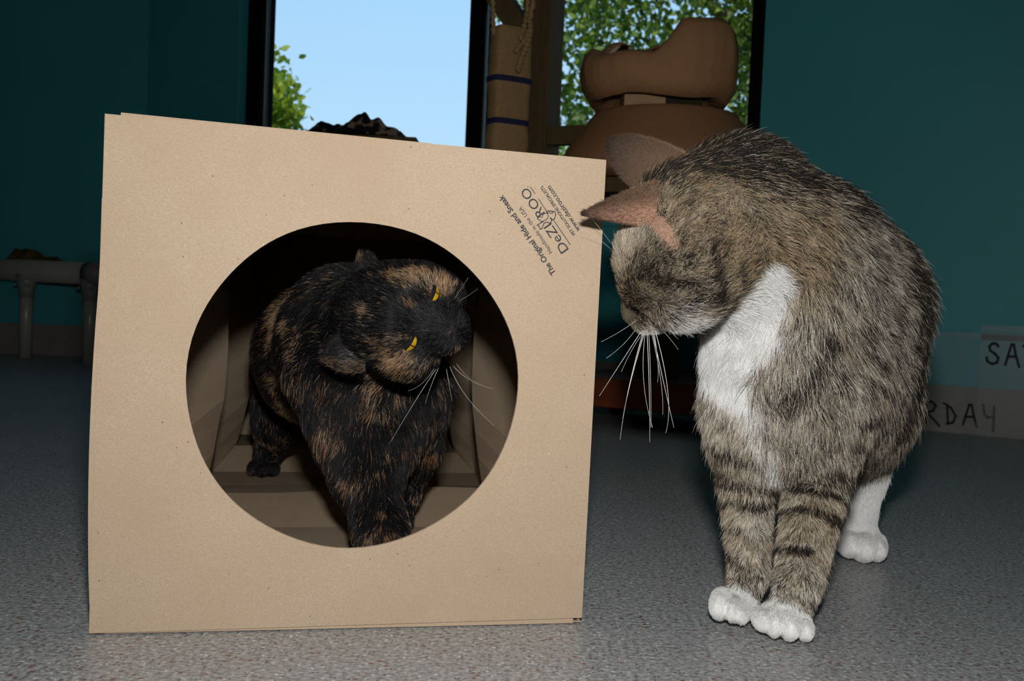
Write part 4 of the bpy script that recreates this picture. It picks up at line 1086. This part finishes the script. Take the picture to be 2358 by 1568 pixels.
    for i, (a_, b_, c_) in enumerate(wl):
        d0 = .778 if i < 14 else .79
        P = bez(at(*a_, d0), at(*b_, d0 - .022), at(*c_, d0 - .034), 14)
        r0 = .00022 if i in (0, 1, 2, 5, 6, 10) else .00015 if i < 14 else .0001
        child(link('whisker', tube_mesh('whisker', P, np.linspace(r0, .00006, 14), 6), mwh), cat)
    return cat

# ================================================================== tortoiseshell
def build_tortie():
    rs = np.random.default_rng(33)
    cat = empty('tortoiseshell_cat', tuple(on_floor(800, 1150)))
    tag(cat, 'black and orange tortoiseshell cat with tilted head inside the paper tunnel', 'cat')
    S = Sculpt(); d2 = lambda r, d: r * d / FPX
    def sp(p0, p1, **kw):
        (x0, y0, z0, r0), (x1, y1, z1, r1) = p0, p1
        S.seg(at(x0, y0, z0), at(x1, y1, z1), d2(r0, z0), d2(r1, z1), **kw)
    down = np.array([0, 0, -1.0])
    sp((795, 800, 1.02, 135), (755, 815, 1.16, 135), k=.05, flow=img_dir((-.5, -.35, -.6)), fur=.016, reg='back')
    sp((755, 815, 1.16, 132), (735, 810, 1.32, 112), k=.05, flow=img_dir((-.3, -.6, -.6)), fur=.016, reg='back')
    sp((830, 850, .99, 128), (855, 980, .985, 112), k=.05, flow=img_dir((-.1, -1, .1)), fur=.018, reg='chest', lift=.5)
    sp((800, 745, .985, 118), (890, 735, .90, 98), k=.04, flow=img_dir((-.9, -.3, 0)), fur=.013, reg='neck')
    sp((830, 960, .98, 92), (845, 1090, .955, 70), k=.03, flow=down, fur=.013, reg='leg')
    sp((845, 1090, .955, 70), (878, 1230, .925, 48), k=.012, flow=down, fur=.010, reg='leg')
    sp((878, 1230, .925, 48), (886, 1310, .905, 44), k=.02, flow=down, fur=.006, reg='leg')
    sp((960, 900, 1.01, 78), (962, 1030, 1.04, 46), k=.03, flow=down, fur=.012, reg='leg')
    sp((962, 1030, 1.04, 45), (926, 1170, 1.07, 26), k=.012, flow=down, fur=.008, reg='leg')
    ex = np.eye(3)
    def toe(px, py, d, wx, wz, wy): S.ell(at(px, py, d), ex, (d2(wx, d), wy, d2(wz, d)), .0018, (0, -.4, -1), .003, 'paw', .3)
    for a_ in ((856, 1322, .88, 15, 22, .015), (880, 1326, .876, 17, 25, .017), (906, 1326, .878, 17, 24, .017), (928, 1322, .885, 14, 21, .015)): toe(*a_)
    for a_ in ((905, 1196, 1.06, 14, 17, .014), (926, 1200, 1.055, 15, 19, .015), (940, 1196, 1.06, 12, 17, .014)): toe(*a_)
    sp((672, 880, 1.31, 76), (650, 960, 1.33, 50), k=.05, flow=down, fur=.013, reg='thigh')
    sp((648, 950, 1.33, 48), (612, 1060, 1.375, 27), k=.03, flow=down, fur=.008, reg='leg')
    for a_ in ((585, 1078, 1.36, 14, 17, .017), (606, 1080, 1.355, 16, 19, .018), (628, 1078, 1.36, 14, 17, .017)): toe(*a_)
    sp((800, 900, 1.34, 66), (800, 1000, 1.36, 40), k=.05, flow=down, fur=.012, reg='thigh')
    sp((800, 1000, 1.36, 34), (796, 1058, 1.38, 24), k=.03, flow=down, fur=.008, reg='leg')
    for a_ in ((782, 1072, 1.37, 14, 15, .016), (800, 1074, 1.365, 15, 17, .017)): toe(*a_)
    tp = [at(735, 760, 1.40), at(740, 720, 1.46), at(748, 690, 1.52), at(760, 670, 1.58)]
    for a_, b_ in zip(tp, tp[1:]): S.seg(a_, b_, .016, .014, .02, None, .012, 'back')
    l = unit(np.array([.41, .90, -.15])); u0 = np.array([-.75, .25, .6]); u_ = unit(u0 - l * np.dot(u0, l)); f_ = np.cross(l, u_)
    f, l, u = img_dir(f_), img_dir(l), img_dir(u_)
    HD = .872; O = at(932, 728, HD); HS = 1.03
    W = head_prims(S, O, f, l, u, HS, .0075)
    EY = [(2.82, 1.93 * s, .62) for s in (1, -1)]
    for c in EY: S.ell(W(c[0] + .75, c[1] * 1.08, c[2]), np.stack([f, l, u]), np.array([.6, .75, .45]) * .01 * HS, .003, reg='head', sub=True)
    V, Q = S.mesh(.0024)
    e1 = ear_grid(at(868, 648, .885), at(834, 560, .905), img_dir((.85, -.30, .40)), .046, img_dir((.55, .10, .80)), .013, blunt=-1)
    e2 = ear_grid(at(850, 792, .855), at(742, 812, .875), img_dir((.10, 1, -.1)), .046, img_dir((.25, -.1, 1)), .015, blunt=.5)
    nb_ = len(V); quads = [tuple(q) for q in Q]; Vall = [V]; k = nb_
    for ev, ef, inf in (e1, e2):
        Vall.append(ev); quads += [tuple(k + x for x in q) for q in ef]; k += len(ev)
    # eyelids: caps of a sphere round each eye, open as a narrow slit
    lid_n = 0; er = .0098
    for c in EY:
        ce = W(*c); fw = unit(f * .93 + l * .36 * np.sign(c[1])); lf = unit(l - fw * np.dot(l, fw)); uu = np.cross(fw, lf)
        for (b0, b1, prof) in ((2, 80, 1), (-80, -24, -1)):
            ni, nj = 9, 21; pts = []
            for i in range(ni):
                for j in range(nj):
                    az = math.radians(-80 + 160 * j / (nj - 1)); tt = i / (ni - 1)
                    lo_, hi_ = (b0, b1) if prof > 0 else (b1, b0)
                    el_edge = (b0 if prof > 0 else b1) * max(0, math.cos(az * 1.45)) if abs(az) < 1.08 else 0
                    el_far = 80 * prof
                    el = math.radians(el_edge + (el_far - el_edge) * tt)
                    pts.append(ce + er * 1.05 * (math.cos(el) * math.cos(az) * fw + math.cos(el) * math.sin(az) * lf + math.sin(el) * uu))
            base_i = k; Vall.append(np.array(pts)); k += len(pts); lid_n += len(pts)
            for i in range(ni - 1):
                for j in range(nj - 1):
                    q = (base_i + i * nj + j, base_i + i * nj + j + 1, base_i + (i + 1) * nj + j + 1, base_i + (i + 1) * nj + j); quads.append(q if prof > 0 else q[::-1])
    VV = np.concatenate(Vall)
    me = mesh_from('body', VV, quads, True)
    nv = np.empty(len(VV) * 3, np.float32); me.vertex_normals.foreach_get('vector', nv); nv = nv.reshape(-1, 3).astype(float)
    regs = [q['reg'] for q in S.p]
    def rw(Wt, *names): return sum((Wt[i] for i, r in enumerate(regs) if r in names), np.zeros(Wt.shape[1]))
    nose = W(5.9, 0, -.7)
    def hb(hl, c, r): return np.exp(-(((hl - np.array(c)) / np.array(r)) ** 2).sum(1))
    def coat(P, Wt):
        """orange amount and paleness"""
        hl = (P - O) @ np.stack([f, l, u]).T / (.01 * HS); head = rw(Wt, 'head', 'nose')
        n1 = vnoise(P, 70, 3); n2 = vnoise(P, 170, 5); n3 = vnoise(P, 26, 8)
        o_ = .02 + .26 * sstep(.60, .80, n3 * .6 + .4 * n1 + .25 * (n2 - .5))
        fp_ = 1.0 * hb(hl, (3.0, 2.9, 1.6), (1.5, 1.0, 1.3)) + .8 * hb(hl, (2.6, 1.6, 2.3), (1.1, .8, .8)) + .9 * hb(hl, (3.4, 3.0, -.2), (1.3, 1.0, .9))
        fp_ += 1.1 * hb(hl, (2.4, -2.6, 1.6), (1.3, 1.0, 1.0)) + 1.15 * hb(hl, (2.2, -3.4, .1), (1.5, 1.0, 1.2)) + .8 * hb(hl, (1.6, -3.2, -1.4), (1.3, 1.2, 1.0))
        fp_ += .55 * hb(hl, (3.6, .35, 2.0), (1.2, .45, .9)) + .6 * hb(hl, (1.2, 2.2, 3.0), (1.0, .9, .9)) + .5 * hb(hl, (.2, -1.2, 3.4), (1.4, .6, 1.0)) + .8 * hb(hl, (5.2, -1.0, -2.2), (.5, .35, .5))
        o_ = o_ * (1 - head) + head * np.clip(fp_ * 1.05 - .16 + .5 * (n2 - .5) + .4 * (n1 - .5), 0, 1)
        a_ = (P - at(700, 700, 1.1)) 
        st = np.exp(-((P @ R - at(655, 800, 1.1) @ R) / .012) ** 2) * .5 + np.exp(-((P @ R - at(690, 800, 1.05) @ R) / .010) ** 2) * .35
        o_ += rw(Wt, 'back', 'neck') * st * 1.3 * sstep(.45, .75, n1)
        o_ += rw(Wt, 'leg') * .34 * sstep(.62, .8, vnoise(P, 75, 77)) + rw(Wt, 'chest') * .15 * sstep(.55, .75, vnoise(P, 90, 71))
        pale = np.clip(.35 + .9 * (n1 - .4) + .35 * head, 0, 1)
        return np.clip(o_, 0, 1), pale
    BLK, ORG, CRM = np.array([.007, .0068, .008]), np.array([.30, .115, .028]), np.array([.56, .41, .26])
    Wt = S.weights(V); og, pl = coat(V, Wt)
    sk = BLK * (1 - .4 * og[:, None]) + .4 * og[:, None] * (ORG * (1 - pl[:, None]) + CRM * pl[:, None])
    sk = np.where((rw(Wt, 'nose') > .5)[:, None], np.array([.012, .011, .013]), sk)
    cols = [sk]
    for ei, (ev, ef, inf) in enumerate((e1, e2)):
        patch = np.exp(-((inf[:, 1] - .35) / .22) ** 2 - ((inf[:, 2] + .35) / .35) ** 2)[:, None] * (1.0 if ei else .2)
        inn = np.array([.012, .011, .012]) * (1 - patch) + np.array([.11, .10, .105]) * patch
        cols.append(np.where(inf[:, 0][:, None] > .5, inn, BLK))
    cols.append(np.tile(np.array([.010, .009, .010]), (lid_n, 1)))
    add_col(me, np.concatenate(cols))
    child(link('body', me, m_skin), cat)
    # eyes
    m_eye = mat('amber_eye', (.6, .36, .02), .12, .6)
    ge = N(m_eye, 'ShaderNodeTexCoord'); sp_ = N(m_eye, 'ShaderNodeSeparateXYZ'); L(m_eye, ge.outputs['Object'], sp_.inputs[0])
    ab = N(m_eye, 'ShaderNodeMath'); ab.operation = 'ABSOLUTE'; L(m_eye, sp_.outputs['Y'], ab.inputs[0])
    mu = N(m_eye, 'ShaderNodeMath'); mu.operation = 'MULTIPLY'; L(m_eye, ab.outputs[0], mu.inputs[0]); mu.inputs[1].default_value = 1 / er
    pup = ramp(m_eye, mu.outputs[0], [(.03, (.02, .012, .004)), (.07, (.50, .27, .012)), (.5, (.62, .38, .02)), (.72, (.30, .16, .01)), (.78, (.01, .008, .006))])
    L(m_eye, pup, bsdf(m_eye).inputs['Base Color'])
    for c in EY:
        ce = W(*c); fw = unit(f * .93 + l * .36 * np.sign(c[1])); lf = unit(l - fw * np.dot(l, fw)); uu = np.cross(fw, lf)
        bm = bmesh.new(); bmesh.ops.create_uvsphere(bm, u_segments=24, v_segments=16, radius=er); me = bm_mesh('eye', bm, True)
        ob = link('eye', me, m_eye); ob.parent = cat
        ob.matrix_local = Matrix.Translation(-Vector(cat.location)) @ Matrix(((fw[0], lf[0], uu[0], ce[0]), (fw[1], lf[1], uu[1], ce[1]), (fw[2], lf[2], uu[2], ce[2]), (0, 0, 0, 1)))
        ob['label'] = 'amber slit-pupilled eye'
    # fur
    NF_ = 240000
    eyes_w = [W(c[0] + .8, c[1] * 1.1, c[2]) for c in EY]
    def dens(p, n_):
        w_ = S.weights(p, .006); e_ = np.min([np.linalg.norm(p - e, axis=1) for e in eyes_w], 0)
        return face_lod(p, n_) * (1 + 1.8 * rw(w_, 'head') + .6 * rw(w_, 'leg')) * (1 - rw(w_, 'nose')) * (e_ > .0050)
    P, Nn = sample(V, Q, nv[:nb_], NF_, rs, dens)
    Wt = S.weights(P)
    flow = Wt.T @ np.stack([q['flow'] for q in S.p]); Lf = Wt.T @ np.array([q['fur'] for q in S.p]); lift = Wt.T @ np.array([q['lift'] for q in S.p])
    hd = rw(Wt, 'head')[:, None]; rd = P - nose; rd /= np.linalg.norm(rd, axis=1, keepdims=True); flow = flow * (1 - hd) + rd * hd
    flow = flow + np.stack([vnoise(P, 90, 50 + i) - .5 for i in range(3)], 1) * .9 + rs.normal(0, .15, flow.shape)
    flow -= Nn * (flow * Nn).sum(1, keepdims=True); flow /= np.linalg.norm(flow, axis=1, keepdims=True) + 1e-9
    e_ = np.min([np.linalg.norm(P - e, axis=1) for e in eyes_w], 0)
    Lf = Lf * rs.uniform(.6, 1.15, NF_) * np.clip((e_ - .004) / .012, .22, 1)
    lift = lift * .8
    D1 = flow * (1 - lift)[:, None] + Nn * (lift + .12)[:, None]; D1 /= np.linalg.norm(D1, axis=1, keepdims=True)
    D2 = flow * .97 + Nn * (.08 + .2 * lift)[:, None]; D2 /= np.linalg.norm(D2, axis=1, keepdims=True)
    og, pl = coat(P, Wt)
    iso = (rs.random(NF_) < og * .95); pal = np.clip(pl + rs.normal(0, .3, NF_), 0, 1)[:, None]
    oc = ORG * (1 - pal) + CRM * pal
    oc = np.stack([oc * .25, oc * .5, oc * .9, oc, oc * .9], 1) * rs.uniform(.6, 1.25, NF_)[:, None, None]
    bk = np.tile(BLK[None, None], (NF_, 5, 1)) * rs.uniform(.6, 1.5, NF_)[:, None, None]
    gr = rs.random(NF_) < .05 + .16 * hd[:, 0]; bk[gr] = np.array([.055, .052, .05]) * rs.uniform(.5, 1.6, (gr.sum(), 1))[:, None]  # grey strands: fine light hairs, plus sheen of black fur put into colour
    colr = np.where(iso[:, None, None], oc, bk)
    rad = (.00014 - .00005 * hd[:, 0]) * rs.uniform(.75, 1.2, NF_)
    mh = m_hair('tortoiseshell_fur', .2, .42)
    fur_object('fur', P, D1, D2, Lf, np.clip(colr, 0, 1), rad, mh, cat)
    for ei, (ev, ef, inf) in enumerate((e1, e2)):
        off = nb_ + (len(e1[0]) if ei else 0); Ne = nv[off:off + len(ev)]
        n_ = 4500; P, Nn = sample(ev, np.array(ef), Ne, n_, rs)
        ax_e = unit(ev[21 * 17 + 8] - ev[8]); fl_ = np.tile(ax_e, (n_, 1)) + rs.normal(0, .3, (n_, 3)); D1 = fl_ + Nn * .5; D1 /= np.linalg.norm(D1, axis=1, keepdims=True); D2 = fl_ / np.linalg.norm(fl_, axis=1, keepdims=True)
        c0 = np.tile(BLK, (n_, 1)) * rs.uniform(.7, 1.6, (n_, 1))
        rimw = np.abs((P - ev[8]) @ unit(ev[16] - ev[0])) / (np.linalg.norm(ev[16] - ev[0]) * .42)
        c0[(rs.random(n_) < .05) | ((rimw > .82) & (rs.random(n_) < .45))] = np.array([.20, .13, .07])
        keep = rs.random(n_) < .95
        fur_object('ear_fur', P[keep], D1[keep], D2[keep], (np.full(n_, .0036) * rs.uniform(.6, 1.3, n_))[keep], np.tile(c0[:, None], (1, 5, 1))[keep], np.full(n_, .00009)[keep], mh, cat)
    mwh = mat('pale_whisker', (.7, .69, .66), .35, .4)
    for i, (a_, b_, c_) in enumerate([((1010, 847), (992, 885), (979, 930)), ((1004, 850), (972, 895), (896, 1023)), ((1028, 849), (1034, 885), (1041, 924)), ((1036, 844), (1062, 915), (1139, 981)), ((1051, 837), (1064, 858), (1085, 873)), ((1043, 842), (1075, 880), (1134, 895)), ((1000, 848), (975, 890), (940, 900)),
                                      ((1045, 690), (1062, 665), (1078, 640)), ((1055, 695), (1080, 680), (1100, 665))]):
        P = bez(at(*a_, .835), at(*b_, .825), at(*c_, .815), 12)
        child(link('whisker', tube_mesh('whisker', P, np.linspace(.00016 if i < 6 else .00009, .00004, 12), 6), mwh), cat)
    return cat

build_tabby()
build_tortie()
